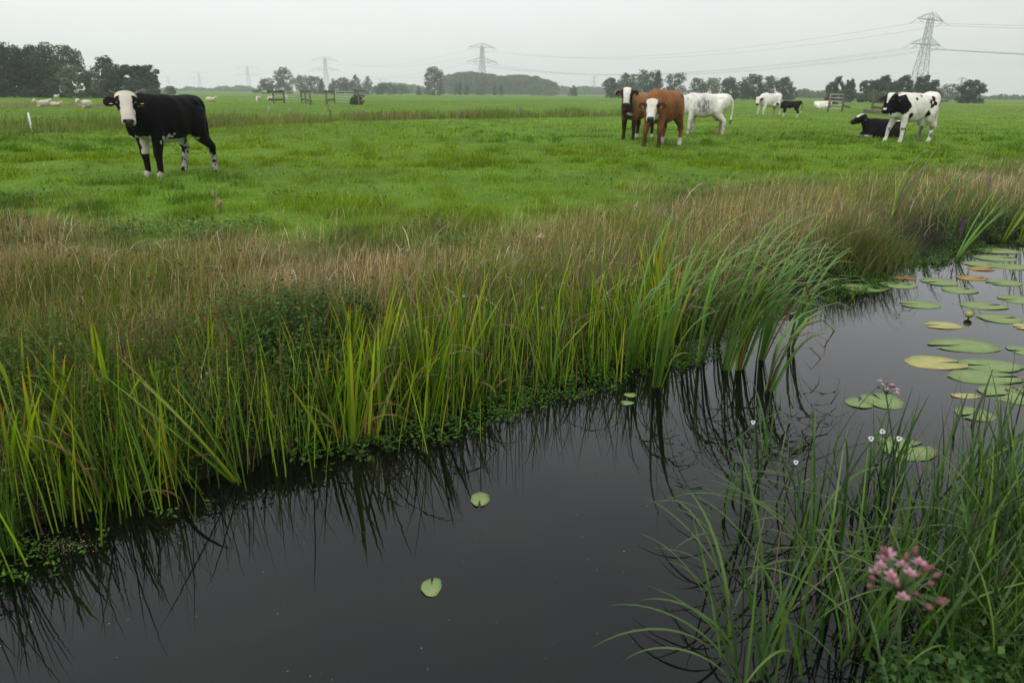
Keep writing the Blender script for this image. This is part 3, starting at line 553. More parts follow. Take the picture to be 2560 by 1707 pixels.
for px,py,hw,hh,mt,rot,lab in PADS:
    X,Y=[float(v) for v in gp(px,py,0)]; d=math.sqrt(X*X+Y*Y+CZ*CZ); rx=hw*d/F; ry=max(float(gp(px,py-hh,0)[1]-gp(px,py+hh,0)[1])/2,rx*.45); ry=min(ry,rx*1.35)
    th=np.linspace(.16,2*np.pi-.16,40); rot=math.radians(rot); ph=R.uniform(0,6)
    rr=1+.035*np.sin(3*th+ph)+.025*np.sin(7*th+ph*2)+.012*np.sin(15*th)
    ring=np.stack([np.cos(th+rot)*rr*rx,np.sin(th+rot)*rr*ry,.0028+.0025*np.sin(2*th+ph)],1); inn=ring*np.array([.55,.55,1]); inn[:,2]=.0025
    c=np.array([[math.cos(rot)*rx*.08,math.sin(rot)*ry*.08,.004]]); bot=ring-np.array([0,0,.003]); V=np.vstack([ring,inn,c,bot]); k=np.arange(39)
    me=npmesh('lily_pad',V,[np.stack([k,k+1,k+41,k+40],1),np.stack([k+81,k+82,k+1,k],1),np.stack([k+40,k+41,np.full(39,80)],1)],None,mt)
    tag(ob('lily_pad',me,None,(X,Y,.003 if mt is not PY else .002)),lab,'lily pad','lily pads on the ditch')
p=gp(2421,797,0); e=empty('water_lily_bud',(float(p[0]),float(p[1]),0),'round yellow water lily bud poking out of the water','flower')
MB().tube([(0,0,-.05),(0,0,.02)],[.006,.006],8).build('stem',M_stem,e,False); MB().tube([(0,0,.01),(0,0,.022),(0,0,.045),(0,0,.065),(0,0,.07)],[.008,.03,.036,.022,.006],12).build('bud',plain('yellow_bud',(.26,.23,.03),.5,noise=.5,scale=30),e,False)
# floating specks and scum
n=110; px=R.uniform(0,1900,n); py=R.uniform(1150,1700,n); x,y=gp(px,py,0); P=np.stack([x,y,np.full(n,.002)],1); ok=de(x,y)<-.3; P=P[ok]
px=R.normal(150,45,420); py=R.normal(1365,16,420); x,y=gp(px,py,0); P=np.vstack([P,np.stack([x,y,np.full(420,.002)],1)])
o=bladeobj('duckweed',[leaves(P,R.uniform(.003,.008,len(P)),.8,.02,var(pick([[.22,.24,.10],[.30,.28,.14],[.12,.12,.06]],len(P)),.2))],M_herb); tag(o,'floating scum and pale specks of duckweed on the dark water','duckweed',kind='stuff')

# ---- odd plants and litter that stand out
def leafthing(name,px,py,z,h,w,az,le,cu,c,label,cat):
    X,Y=[float(v) for v in gp(px,py,z)]; o=bladeobj(name,[blades(np.array([[X,Y,z]]),h,w,az,le,cu,np.array([c]),S=12,pw=3,jit=.2,cp=1.5)],M_reed,None,(X,Y,z)); o.location=(X,Y,z); return tag(o,label,cat)
leafthing('dead_leaf',1668,918,-.01,.36,.014,.1,.35,2.3,(.42,.26,.10),'orange dead leaf arched over black water among the cattails','leaf')
leafthing('dead_leaf',1925,835,.0,.62,.014,.25,.45,2.2,(.40,.26,.07),'yellow bent leaf drooping to the water right of the cattails','leaf')
leafthing('dead_leaf',985,1045,.0,.36,.018,2.9,.3,2.4,(.36,.17,.04),'rust orange leaf folded down at the foot of the mid bank irises','leaf')
leafthing('dead_leaf',165,905,.30,.40,.022,2.6,.2,2.6,(.46,.33,.17),'pale straw leaf folded over above the left iris leaves','leaf')
def tuft_head(px,py,label,w,c):
    X,Y=[float(v) for v in gp(px,py+18)]; e=empty('seed_head',(X,Y,float(hgt(X,Y))),label,'seed head'); n=90
    P=np.stack([R.normal(0,w*.6,n),R.normal(0,w*.6,n),.10+R.normal(0,.02,n)],1); m=MB(); q=np.linspace(0,2*np.pi,14,endpoint=False)
    m.loft([np.stack([np.cos(q)*w*r*R.uniform(.5,1.5,14),np.sin(q)*w*r*R.uniform(.5,1.5,14),z+R.normal(0,.012,14)],1) for r,z in ((.4,.07),(.8,.09),(.9,.12),(.7,.15),(.25,.18))]); m.build('head',plain('seed_head_brown',c,.9,noise=.5,scale=40),e)
    m=MB()
    for k in range(5): m.tube([(0,0,0),tuple(P[k])],[.004,.002],5)
    m.build('stalk',plain('dry_stalk',(.16,.11,.06),.8),e,False)
tuft_head(551,512,'dry reddish seed head alone in the grass below the black cow',.034,(.26,.17,.10)); tuft_head(536,488,'small pale dry seed head just above the reddish one',.022,(.26,.20,.11)); tuft_head(1354,596,'flat straw coloured seed head at the edge of the brown rushes',.035,(.30,.22,.12))
def spike(px,py,h,label):
    X,Y=[float(v) for v in gp(px,py,.35)]; e=empty('purple_flower',(X,Y,float(hgt(X,Y))),label,'flower'); n=120; t=R.random(n)
    P=np.stack([R.normal(0,.012,n),R.normal(0,.012,n),h*(.62+.38*t)],1); bladeobj('flower_spike',[leaves(P,R.uniform(.012,.024,n),.6,.6,var(np.tile([[.20,.05,.22]],(n,1)),.2))],M_rush,e); MB().tube([(0,0,0),(0,0,h*.9)],[.005,.003],6).build('stem',M_stem,e,False)
spike(2458,520,.62,'purple loosestrife spike in the brown rushes at far right'); spike(2407,560,.42,'small purple flower spike above the lone cattail fan'); 

# ---- broad leaved weeds and clover in the near pasture
n=60000; px=R.uniform(-300,2860,n); py=R.uniform(385,620,n)+(px-1280)*math.tan(ROLL); x,y=gp(px,py); cl=fbm(x*1.0+9,y*.8,91,3); near_=sm(9,0,y-yb(x))
ok=(y>yb(x)-.4)&(R.random(n)<sm(.52,.68,cl)*(.25+.75*near_)); x,y=x[ok],y[ok]; n=len(x)
P=np.stack([x,y,hgt(x,y)+R.uniform(.01,.11,n)],1)
bladeobj('pasture_weeds',[leaves(P,R.uniform(.02,.075,n),.45,.5,var(pick([[.06,.13,.022],[.085,.16,.035],[.04,.095,.016],[.12,.17,.05]],n),.3))],M_herb)
tag(D.objects['pasture_weeds'],'patches of clover and small broad leaved weeds in the near pasture','weeds',kind='stuff')

# ---- the near bank carries on to the right in the same turf and grass
n=26000; x=R.uniform(1.6,9,n); y=yn(x)-R.uniform(-.12,2.2,n); ok=(dn(x,y)>-.08)&(np.hypot(x,y)>1.2); x,y=x[ok],y[ok]; n=len(x); z=np.maximum(hgt(x,y),-.02)
bladeobj('bank_grass',[blades(np.stack([x,y,z],1),R.uniform(.08,.34,n)*np.where(R.random(n)<.12,1.6,1),R.uniform(.004,.009,n),R.uniform(0,6.28,n),np.abs(R.normal(.2,.2,n)),np.abs(R.normal(.5,.5,n)),var(pick(SEDGE,n),.28),S=4,pw=3),leaves(np.stack([x,y,z+R.uniform(.01,.08,n)],1),R.uniform(.012,.04,n),.6,.4,var(pick([[.04,.09,.02],[.06,.12,.025],[.03,.07,.02]],n),.2))],M_reed)
tag(D.objects['bank_grass'],'rough grass of the near bank at the right picture edge','grass',kind='stuff')
# ================================================================ animals
m_fur,nt,bs,o_=mat('animal_coat'); N=nt.nodes; L=nt.links
at=N.new('ShaderNodeAttribute'); at.attribute_name='col'; L.new(at.outputs['Color'],bs.inputs['Base Color']); bs.inputs['Roughness'].default_value=.6; bs.inputs['Specular IOR Level'].default_value=.05

tc=N.new('ShaderNodeTexCoord'); n1=N.new('ShaderNodeTexNoise'); n1.inputs['Scale'].default_value=28; n1.inputs['Detail'].default_value=5; L.new(tc.outputs['Object'],n1.inputs['Vector'])
bp=N.new('ShaderNodeBump'); bp.inputs['Strength'].default_value=.45; bp.inputs['Distance'].default_value=.01; L.new(n1.outputs[0],bp.inputs['Height']); L.new(bp.outputs[0],bs.inputs['Normal'])
M_horn=plain('horn',(.16,.145,.12),.5,noise=.3,scale=20); M_eye=plain('dark_eye',(.006,.005,.005),.12,spec=.6); M_tag=plain('yellow_ear_tag',(.62,.42,.03),.45)
BK=np.array([.0045,.0042,.0042]); WH=np.array([.60,.57,.51]); BR=np.array([.19,.079,.027]); DB=np.array([.030,.016,.010]); GN=np.array([.050,.052,.058]); PKN=np.array([.42,.30,.26])
def ring(c,rv,uv,rw,rh,n=18,e=2.3,low=1.0):
    a=np.linspace(0,2*np.pi,n,endpoint=False); x=np.sign(np.cos(a))*np.abs(np.cos(a))**(2/e); y=np.sign(np.sin(a))*np.abs(np.sin(a))**(2/e)
    y=np.where(y<0,y*low,y)
    return np.asarray(c)+x[:,None]*rw*np.asarray(rv)+y[:,None]*rh*np.asarray(uv)
def fuse(name,mb,vox,mt,smooth=5,parent=None):
    o=mb.build(name,None,None,False); md=o.modifiers.new('r','REMESH'); md.mode='VOXEL'; md.voxel_size=vox; md.use_smooth_shade=True
    ms=o.modifiers.new('s','SMOOTH'); ms.factor=.5; ms.iterations=smooth
    dg=bpy.context.evaluated_depsgraph_get(); me=D.meshes.new_from_object(o.evaluated_get(dg)); o.modifiers.clear(); old=o.data; o.data=me; D.meshes.remove(old); me.name=name
    o.parent=parent; me.materials.clear(); me.materials.append(mt); return o
def getv(o):
    v=np.empty(len(o.data.vertices)*3,np.float32); o.data.vertices.foreach_get('co',v); return v.reshape(-1,3).astype(float)
def setc(o,c):
    a=np.ones((len(c),4),np.float32); a[:,:3]=np.clip(c,0,1); at=o.data.attributes.new('col','FLOAT_COLOR','POINT'); at.data.foreach_set('color',a.ravel())
def n3(P,s,seed=0): return .5*vn(P[:,0]*s+P[:,1]*s*.6,P[:,2]*s-P[:,1]*s*.4,seed)+.5*vn(P[:,0]*s*1.7-P[:,2]*s*.5,P[:,1]*s*1.9+P[:,2]*s*.8,seed+1)
def mixc(c,k,d): k=np.clip(k,0,1)[:,None]; return c*(1-k)+np.asarray(d)*k
def cow(loc,head_az,scale,colf,label,cat='cow',group='cattle in the pasture',neck=(1.02,0,1.34),hyaw=0,hpitch=50,lying=False,legs=None,horn=.0,tags=True,udder=False,vox=.017,hump=0,fat=1.0,calf=False,headk=1.0):
    root=empty('calf' if calf else 'cow',(loc[0],loc[1],float(loc[2])),label,cat,group,head_az,scale)
    X=np.array([1.,0,0]);Yv=np.array([0,1.,0]);Zv=np.array([0,0,1.]); dz=-.66 if lying else 0; f=fat
    m=MB()
    T=[(-.84,1.14,.07,.10),(-.80,1.12,.15,.19),(-.70,1.09,.235,.275),(-.52,1.05,.275,.33),(-.30,1.01,.285*f,.355),(-.05,.975,.32*f,.405),(.18,.97,.315*f,.415),(.38,1.0,.27*f,.40),(.54,1.03,.235,.365),(.68,1.03,.19,.30),(.78,1.03,.12,.20)]
    if calf: T=[(x,z+.04,w*.8,h*.72) for x,z,w,h in T]
    m.loft([ring((x,0,z+dz+(hump if x<-.3 else 0)),Yv,Zv,w,h,20,2.35,1.0) for x,z,w,h in T])
    m.tube([(-.60,0,1.30+dz),(-.78,0,1.27+dz),(-.86,0,1.18+dz)],[.05,.07,.03],8)   # tail head
    for s in (-1,1): m.tube([(-.48,s*.20,1.26+dz),(-.56,s*.21,1.22+dz)],[.06,.05],8)  # hook bones
    nk=np.array(neck); nk[2]+=dz
    yw=math.radians(hyaw); pt=math.radians(hpitch); fw=np.array([math.cos(yw)*math.cos(pt),math.sin(yw)*math.cos(pt),-math.sin(pt)]); sd=np.array([-math.sin(yw),math.cos(yw),0]); up=np.cross(fw,sd); hk=headk*(1.12 if calf else 1)
    b0=np.array([.50,0,1.08+dz]); b2=nk+fw*.05-up*.10
    pts=[b0+(b2-b0)*t+np.array([0,0,-.05*math.sin(t*3.14)]) for t in (0,.25,.5,.75,1)]
    t=b2-b0; t/=np.linalg.norm(t); sv=np.cross([0,0,1.],t); sv/=np.linalg.norm(sv); uv=np.cross(t,sv)
    nw=.8 if calf else 1
    m.loft([ring(p,sv,uv,a*nw,b*nw,16) for p,a,b in zip(pts,(.20,.175,.15,.125,.105),(.33,.27,.215,.18,.14))])
    if not lying:
        m.tube([(.60,0,.80),(.76,0,.76),(.82,0,.90)],[.10,.10,.07],10)                  # brisket
    H=[(-.055,.05,.04,.0),(-.03,.09,.07,0),(.0,.125,.09,0),(.06,.145,.115,-.01),(.14,.140,.130,-.02),(.22,.128,.135,-.03),(.32,.098,.12,-.035),(.42,.083,.098,-.035),(.49,.090,.088,-.04),(.545,.088,.078,-.045),(.575,.060,.05,-.05)]
    m.loft([ring(nk+fw*(a*hk*.87)+up*c*hk,sd,up,w*hk*1.12,h*hk,16,2.5) for a,w,h,c in H])
    for s in (-1,1):                                                              # ears
        e0=nk+fw*.075*hk+sd*s*.11*hk-up*.04*hk; ed=sd*s-fw*.02-up*.16; ed/=np.linalg.norm(ed); ev=np.cross(ed,up); ev/=np.linalg.norm(ev); eu=np.cross(ev,ed)
        m.loft([ring(e0+ed*a*hk,ev,eu,w*hk,h*hk,10,2) for a,w,h in ((0,.04,.032),(.05,.072,.026),(.11,.10,.022),(.17,.092,.018),(.215,.045,.014))])
    lg=dict(fl=(0,0),fr=(0,0),hl=(0,0),hr=(0,0)); lg.update(legs or {})
    if not lying:
        for k,s in (('fl',1),('fr',-1)):
            ox,oy=lg[k]; y=s*.165
            m.tube([(.48,y*.45,1.16),(.47,y*.72,1.02),(.455,y*.92,.86),(.44+.15*ox,y*1.04,.70),(.44+.5*ox,y*1.03+.4*oy,.54),(.46+.75*ox,y+.7*oy,.40),(.45+.9*ox,y+.9*oy,.30),(.45+ox,y+oy,.13),(.465+ox,y+oy,.09),(.48+ox,y+oy,.03),(.485+ox,y+oy,-.02)],[.09,.14,.138,.112,.088,.074,.056,.050,.058,.062,.064],12)
        for k,s in (('hl',1),('hr',-1)):
            ox,oy=lg[k]; y=s*.17
            m.tube([(-.54,y*.4,1.22),(-.52,y*.72,1.08),(-.49,y*.98,.92),(-.46+.1*ox,y*1.1,.79),(-.49+.3*ox,y*1.15+.3*oy,.66),(-.60+.6*ox,y*1.05+.6*oy,.53),(-.66+.75*ox,y+.75*oy,.46),(-.645+.85*ox,y+.9*oy,.34),(-.625+ox,y+oy,.13),(-.61+ox,y+oy,.09),(-.59+ox,y+oy,.03),(-.585+ox,y+oy,-.02)],[.12,.19,.19,.168,.125,.088,.074,.058,.052,.059,.062,.064],12)
        if udder: m.tube([(-.40,0,.72),(-.40,0,.62),(-.40,0,.50)],[.14,.15,.10],10); [m.tube([(-.34+.1*a,.06*b,.54),(-.34+.1*a,.06*b,.43)],[.03,.022],6) for a in(-1,0) for b in(-1,1)]
        m.tube([(-.84,0,1.24),(-.91,.01,1.08),(-.92,.03,.80),(-.90,.05,.58),(-.89,.06,.48),(-.88,.06,.34)],[.034,.028,.024,.032,.05,.02],8)
    else:
        for s in (-1,1):
            m.tube([(.45,s*.2,.32),(.62,s*.24,.18),(.82,s*.24,.09),(.60,s*.22,.05),(.50,s*.20,.04)],[.14,.10,.065,.05,.05],10)
            m.tube([(-.5,s*.22,.36),(-.25,s*.36,.2),(-.15,s*.40,.16),(-.45,s*.42,.09),(-.15,s*.44,.05),(.0,s*.44,.05)],[.22,.18,.13,.07,.05,.05],10)
        m.tube([(-.85,0,.55),(-.92,.1,.30),(-.80,.22,.06),(-.6,.34,.04)],[.034,.03,.03,.05],8)
    o=fuse('body',m,vox,m_fur,11 if vox<.021 else 6,root)
    V=getv(o); nv=np.empty(len(V)*3,np.float32); o.data.vertices.foreach_get('normal',nv); nv=nv.reshape(-1,3)
    V=V+nv*(.034*(n3(V,3.6,31)-.5)+.014*(n3(V,8,33)-.5))[:,None]*sm(.45,.8,V[:,2]-dz)[:,None]*(V[:,0]<.7)[:,None]; o.data.vertices.foreach_set('co',V.astype(np.float32).ravel()); o.data.update(); P=V-nk; Hd=np.stack([P@fw/.87,P@sd/1.12,P@up],1)/hk; V2=V.copy(); V2[:,2]-=dz
    ear=(np.abs(Hd[:,1])>.135)&(Hd[:,0]>-.06)&(Hd[:,0]<.24)&(Hd[:,2]>-.24)&(np.abs(Hd[:,1])<.42)
    inn=ear&(np.abs(Hd[:,1])<.30)
    head=(np.linalg.norm(Hd*np.array([1,1.6,1.4])-np.array([.27,0,-.03]),axis=1)<.42)&~ear&(Hd[:,0]>-.05)
    c=colf(V2,Hd,head,ear); c=c*(.82+.36*n3(V,9,3))[:,None]; lum=c.mean(1); dirt=(lum>.3)*(.30*sm(.45,.75,n3(V,4,13))+.45*sm(.75,.15,V2[:,2])*n3(V,14,14)); c=mixc(c,dirt,[.33,.28,.20])
    # nostrils and mouth line on a bare muzzle
    nos=(np.hypot(Hd[:,0]-.545,(np.abs(Hd[:,1])-.05))<.020)&(Hd[:,2]>-.10)&head; c[nos]=[.004,.004,.004]
    setc(o,c)
    for s in (-1,1):
        p=nk+fw*.180*hk+sd*s*.122*hk+up*.045*hk
        MB().loft([ring(p+fw*.026*math.cos(a),sd,up,.022*math.sin(a)+1e-4,.024*math.sin(a)+1e-4,10,2) for a in np.linspace(.05,3.09,8)]).build('eye',M_eye,root,False)
        if horn:
            h0=nk+sd*s*.10*hk+up*.02; MB().tube([h0,h0+sd*s*horn*.6-fw*.01+up*.01,h0+sd*s*horn*1.15-fw*.03+up*.02,h0+sd*s*horn*1.5-fw*.075+up*.02],[.017,.013,.008,.002],8).build('horn',M_horn,root,False)
        if tags:
            p=nk+fw*.13*hk+sd*s*.205*hk-up*.085*hk; r=np.stack([sd,fw,up],1); b=MB(); b.box(p+up*.02,(.058,.010,.062),r); b.build('ear_tag',M_tag,root)
    return root
def at_px(px,py): 
    x,y=gp(px,py); return np.array([float(x),float(y),float(hgt(x,y))])
def place(px,py,rel,s,fx=.45):
    """front feet on a pixel of the ground; rel = degrees the body turns to the picture's left from facing the camera"""
    p=at_px(px,py); tocam=math.atan2(-p[1],-p[0]); az=tocam-math.radians(rel)
    p=p-np.array([math.cos(az),math.sin(az),0])*fx*s; p[2]=float(hgt(p[0],p[1]))-.015; return p,az
def speck(P,s,th,seed): return sm(th-.04,th+.04,n3(P,s,seed))
def c_black(P,H,hd,er):
    c=np.tile(BK,(len(P),1)); n=n3(P,14,5)-.5
    face=hd&~((np.abs(H[:,1])>.074+.02*n)&(H[:,0]>.09)&(H[:,0]<.33)); c[face]=[.56,.51,.43]
    c=mixc(c,face*sm(.33,.5,H[:,0])*.35,PKN); c=mixc(c,(hd&(H[:,2]>.0)&(H[:,0]<.06))*.3,[.45,.36,.24])
    nose=hd&(H[:,0]>.53)&(H[:,2]>-.095)&(np.abs(H[:,1])<.052); c[nose]=GN
    x,y,z=P.T; ax=np.abs(y)
    ch=(x>.38)&(z<.70+.1*n)&(z>.40)&(ax<.13+.06*n)&~hd; c[ch]=[.52,.49,.43]
    c[(z<.64+.05*n)&(x>-.45)&(x<.38)&(z>.5)&(ax<.26)]=WH*.8; c[(np.abs(x-.30+.5*n)<.06)&(z<.74)&(z>.55)]=WH*.8
    c[(x>.3)&(z<.115+.05*n)]=[.42,.34,.30]
    rl=(x<-.4)&(z<.34+.2*n); c=mixc(c,rl*speck(P,26,.47,8)*.8,[.5,.47,.44]); c=mixc(c,(x<-.4)&(ax<.15)&(z<.62)&(z>.2)&(n3(P,22,9)>.5),[.45,.42,.4])
    return c
def c_brown_dark(P,H,hd,er):
    x,y,z=P.T; n=n3(P,7,5)-.5; c=np.tile(BR*np.array([1.25,1.45,1.7]),(len(P),1)); c=mixc(c,sm(1.15,.65,z+.25*n)*.7,BR*.6); c=mixc(c,sm(.45,.78,x+.3*n)*sm(1.25,.95,z)*.95,DB*.7); c=mixc(c,sm(.72,.5,z),DB*.7)
    c[er|hd]=DB*.7; c=mixc(c,hd&(np.abs(H[:,1])<.094-.018*sm(.1,.25,H[:,0])+.018*n),WH*1.05); c[hd&(H[:,0]>.50)&(H[:,2]>-.13)]=GN
    sp=hd&(n3(P,60,4)>.72)&(H[:,0]<.5); c[sp]=c[sp]*.55
    c[(x<-.35)&(z<.13)]=[.55,.45,.42]; c[(x>.5)&(np.hypot((np.abs(y)-.115)/.05,(z-.76)/.05)<.85+1.5*n)]=WH*.85
    return c
def c_brown(P,H,hd,er):
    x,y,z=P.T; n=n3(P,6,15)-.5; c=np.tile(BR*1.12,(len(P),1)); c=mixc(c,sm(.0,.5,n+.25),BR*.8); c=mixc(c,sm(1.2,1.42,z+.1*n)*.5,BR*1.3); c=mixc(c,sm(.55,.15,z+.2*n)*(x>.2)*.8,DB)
    c[er]=BR*.22; fc=hd&((np.abs(H[:,1])<.118-.03*np.exp(-((H[:,0]-.2)/.06)**2)+.02*n)|(H[:,0]>.42)); c[fc]=WH*1.02; c[hd&~fc&(H[:,0]>.1)]=DB
    c[hd&(H[:,0]>.50)&(np.abs(H[:,1])<.068)]=GN; sp=hd&(n3(P,55,4)>.74)&(H[:,0]<.5); c[sp]=c[sp]*np.array([.75,.55,.5])
    c[(x<-.35)&(z<.20)]=[.60,.52,.47]; c[(x>.5)&(np.hypot((y-.08)/.075,(z-.76-.7*(y-.08))/.11)<1+1.2*n)&~hd]=WH*.9; c[(x>.6)&(z<.74)&(np.abs(y)<.05)]=DB*.5
    return c
def c_grey(P,H,hd,er):
    x,y,z=P.T; c=np.tile(WH*1.05,(len(P),1)); d=np.exp(-((x-.02)/.24)**2-((z-.98)/.26)**2); gs=n3(P*np.array([1,1,.35]),30,25)
    c=mixc(c,np.clip(d*1.7,0,1)*(.25+.75*sm(.32,.58,gs))*.82,[.09,.095,.105]); c=mixc(c,(x>.25)*sm(.55,.7,gs)*.45,[.13,.13,.14]); c=mixc(c,sm(.55,.2,z)*sm(.45,.6,n3(P,18,26))*.75,[.10,.09,.10]); c[er]=BK*1.5; c[hd&(H[:,0]>.5)]=BK*2
    c=mixc(c,(x<-.82)&(z<.52),[.10,.06,.04]); c[(np.abs(x+.4)<.18)&(z<.66)&(np.abs(y)<.16)]=[.30,.19,.15]
    return c
def c_white(P,H,hd,er):
    c=np.tile(WH*1.06,(len(P),1)); c[er]=BK*1.5; c[hd&(H[:,0]>.49)]=BK*2; c=mixc(c,hd&(np.abs(H[:,1])>.10)&(np.abs(H[:,0]-.2)<.05),BK); x,y,z=P.T
    c[(z<.12)]=[.12,.11,.11]; c[(np.abs(x+.4)<.18)&(z<.66)&(np.abs(y)<.16)]=[.40,.26,.21]; return c
def c_calf(P,H,hd,er):
    c=np.tile(BK*1.3,(len(P),1)); x,y,z=P.T; c[hd&~er]=WH*.95; c[er]=BK; c[(z<.36)&((x>-.3)|(z<.30))]=WH*.9; c[(x<-.8)&(z<.55)]=WH*.9; c[hd&(np.abs(H[:,1])>.09)&(np.abs(H[:,0]-.2)<.08)]=BK; return c
def c_lie_white(P,H,hd,er):
    c=np.tile(WH*1.1,(len(P),1)); x,y,z=P.T; c[(x>.62)&~hd]=BK; c[er]=BK; c[hd&(np.abs(H[:,1])>.07)]=BK; c[hd&(H[:,0]>.45)]=PKN; return c
def c_lie_black(P,H,hd,er):
    c=np.tile(BK,(len(P),1)); x,y,z=P.T; n=n3(P,10,7)-.5; c[hd&(H[:,2]>.05)&(np.abs(H[:,1])<.055)&(H[:,0]<.33)]=WH; c[(x<-.25)&(z>1.22)&(np.abs(y)<.2)&(n>-.12)]=WH; c[(x<-.55)&(z>1.05)&(n>.02)]=WH*.9; c[(x>.55)&(z<.79)&~hd]=WH*.85; return c
def c_pied(P,H,hd,er):
    x,y,z=P.T; n=n3(P,9,17)-.5; c=np.tile(WH*1.08,(len(P),1))
    c[(x>.54+.10*n-.16*np.exp(-((z-1.03)/.16)**2))&(z>.80+.2*n)&(z<1.40-.25*(x-.3))&~hd&(x<1.25)]=BK
    c[hd|er]=BK; bl=hd&(np.abs(H[:,1])<.075-.20*np.clip(H[:,0],0,.3)+.01*n)&(H[:,2]>0)&(H[:,0]<.34)&(H[:,0]>-.01); c[bl]=WH; c[hd&(np.abs(H[:,1])<.035)&(H[:,0]>.49)&(H[:,0]<.54)&(H[:,2]>-.03)]=WH; c[hd&(H[:,0]<.0)&(np.abs(H[:,1])>.06)]=[.4,.33,.22]
    for sx,sz,sr in [(-.30,1.16,.045),(-.42,1.22,.055),(-.47,1.10,.05),(-.36,1.02,.04),(-.33,1.08,.025),(-.41,1.04,.025),(-.28,.80,.065),(-.27,.86,.04),(.22,1.22,.03),(.33,.76,.06),(.36,.66,.05),(.05,1.3,.02)]:
        c[(np.hypot(x-sx+.05*n,(z-sz)*.8+.05*n)<sr*1.15)&(np.abs(y)>.05)]=BK
    c[(x<-.80)&(z>1.0)&(z<1.26)]=DB; c[(x>.3)&(z<.42)&(z>.31)&(y>-.3)&(n>-.05)]=[.16,.12,.10]; c[(x<-.4)&(z<.45)&(n>.06)]=[.16,.15,.15]
    return c
p,az=place(388,440,46,1.0); cow(p,az,1.0,c_black,'black cow with a white face and dark eye patches standing alone at left',hyaw=44,hpitch=52,neck=(.98,.20,1.37),legs=dict(fl=(.05,.03),fr=(.0,.03),hl=(-.22,0),hr=(.16,-.02)),horn=.085,headk=1.06,vox=.014)
p,az=place(1571,352,27,1.0); cow(p,az,1.04,c_brown_dark,'brown cow with dark chest and white blaze, head raised, left of the brown pair',hyaw=25,hpitch=58,neck=(.90,.10,1.46),legs=dict(hl=(-.1,.05),hr=(.05,-.05)),horn=.10,headk=1.08,fat=1.12)
p,az=place(1634,369,26,1.0); cow(p,az,1.10,c_brown,'red-brown cow with white face held low, standing in front of the others',hyaw=22,hpitch=55,neck=(.98,.16,1.12),legs=dict(fl=(.06,.02),fr=(.1,-.04),hl=(-.05,.05),hr=(.08,-.06)),horn=.07,headk=1.06,fat=1.2)
p,az=place(1727,338,98,1.0); cow(p,az,1.03,c_grey,'white cow with a grey speckled flank half hidden behind the brown cow',hyaw=-45,hpitch=20,neck=(.95,-.08,1.33),legs=dict(fl=(.06,0),fr=(-.06,0),hl=(-.05,0),hr=(.12,0)),udder=True,vox=.02)
p,az=place(1903,291,50,1.0,.6); cow(p,az,1.12,c_white,'white cow with dark ears stepping forward beside the black calf',hyaw=38,hpitch=58,neck=(1.0,.12,1.14),legs=dict(fl=(.10,0),fr=(.28,0),hl=(-.1,0),hr=(.1,0)),udder=True,vox=.028,hump=.03,fat=1.05)
p,az=place(1962,293,104,1.0,.3); cow(p,az,.82,c_calf,'small black calf with white lower legs suckling at the white cow','calf',hyaw=8,hpitch=15,neck=(.92,.02,1.12),legs=dict(hl=(-.05,0),hr=(.1,0)),tags=False,vox=.03,calf=True,fat=.9)
p,az=place(2050,271,-75,1.0,-.2); cow(p,az,1.15,c_lie_white,'white cow with a black neck lying beside the metal gate',hyaw=45,hpitch=50,neck=(.92,.10,1.36),lying=True,tags=False,vox=.032)
p,az=place(2196,345,56,1.0,.1); cow(p,az,.92,c_lie_black,'black cow lying in the grass facing left with a white blaze',hyaw=4,hpitch=20,neck=(.84,.0,1.47),lying=True,vox=.020,headk=1.15)
p,az=place(2240,358,44,1.0); cow(p,az,1.08,c_pied,'white cow with black head and scattered black spots standing at right',hyaw=20,hpitch=52,neck=(.98,.12,1.32),legs=dict(fl=(-.02,0),fr=(.16,-.05),hl=(-.02,0),hr=(.02,0)),horn=.12,hump=.05,headk=1.15,udder=True,fat=1.05,vox=.018)
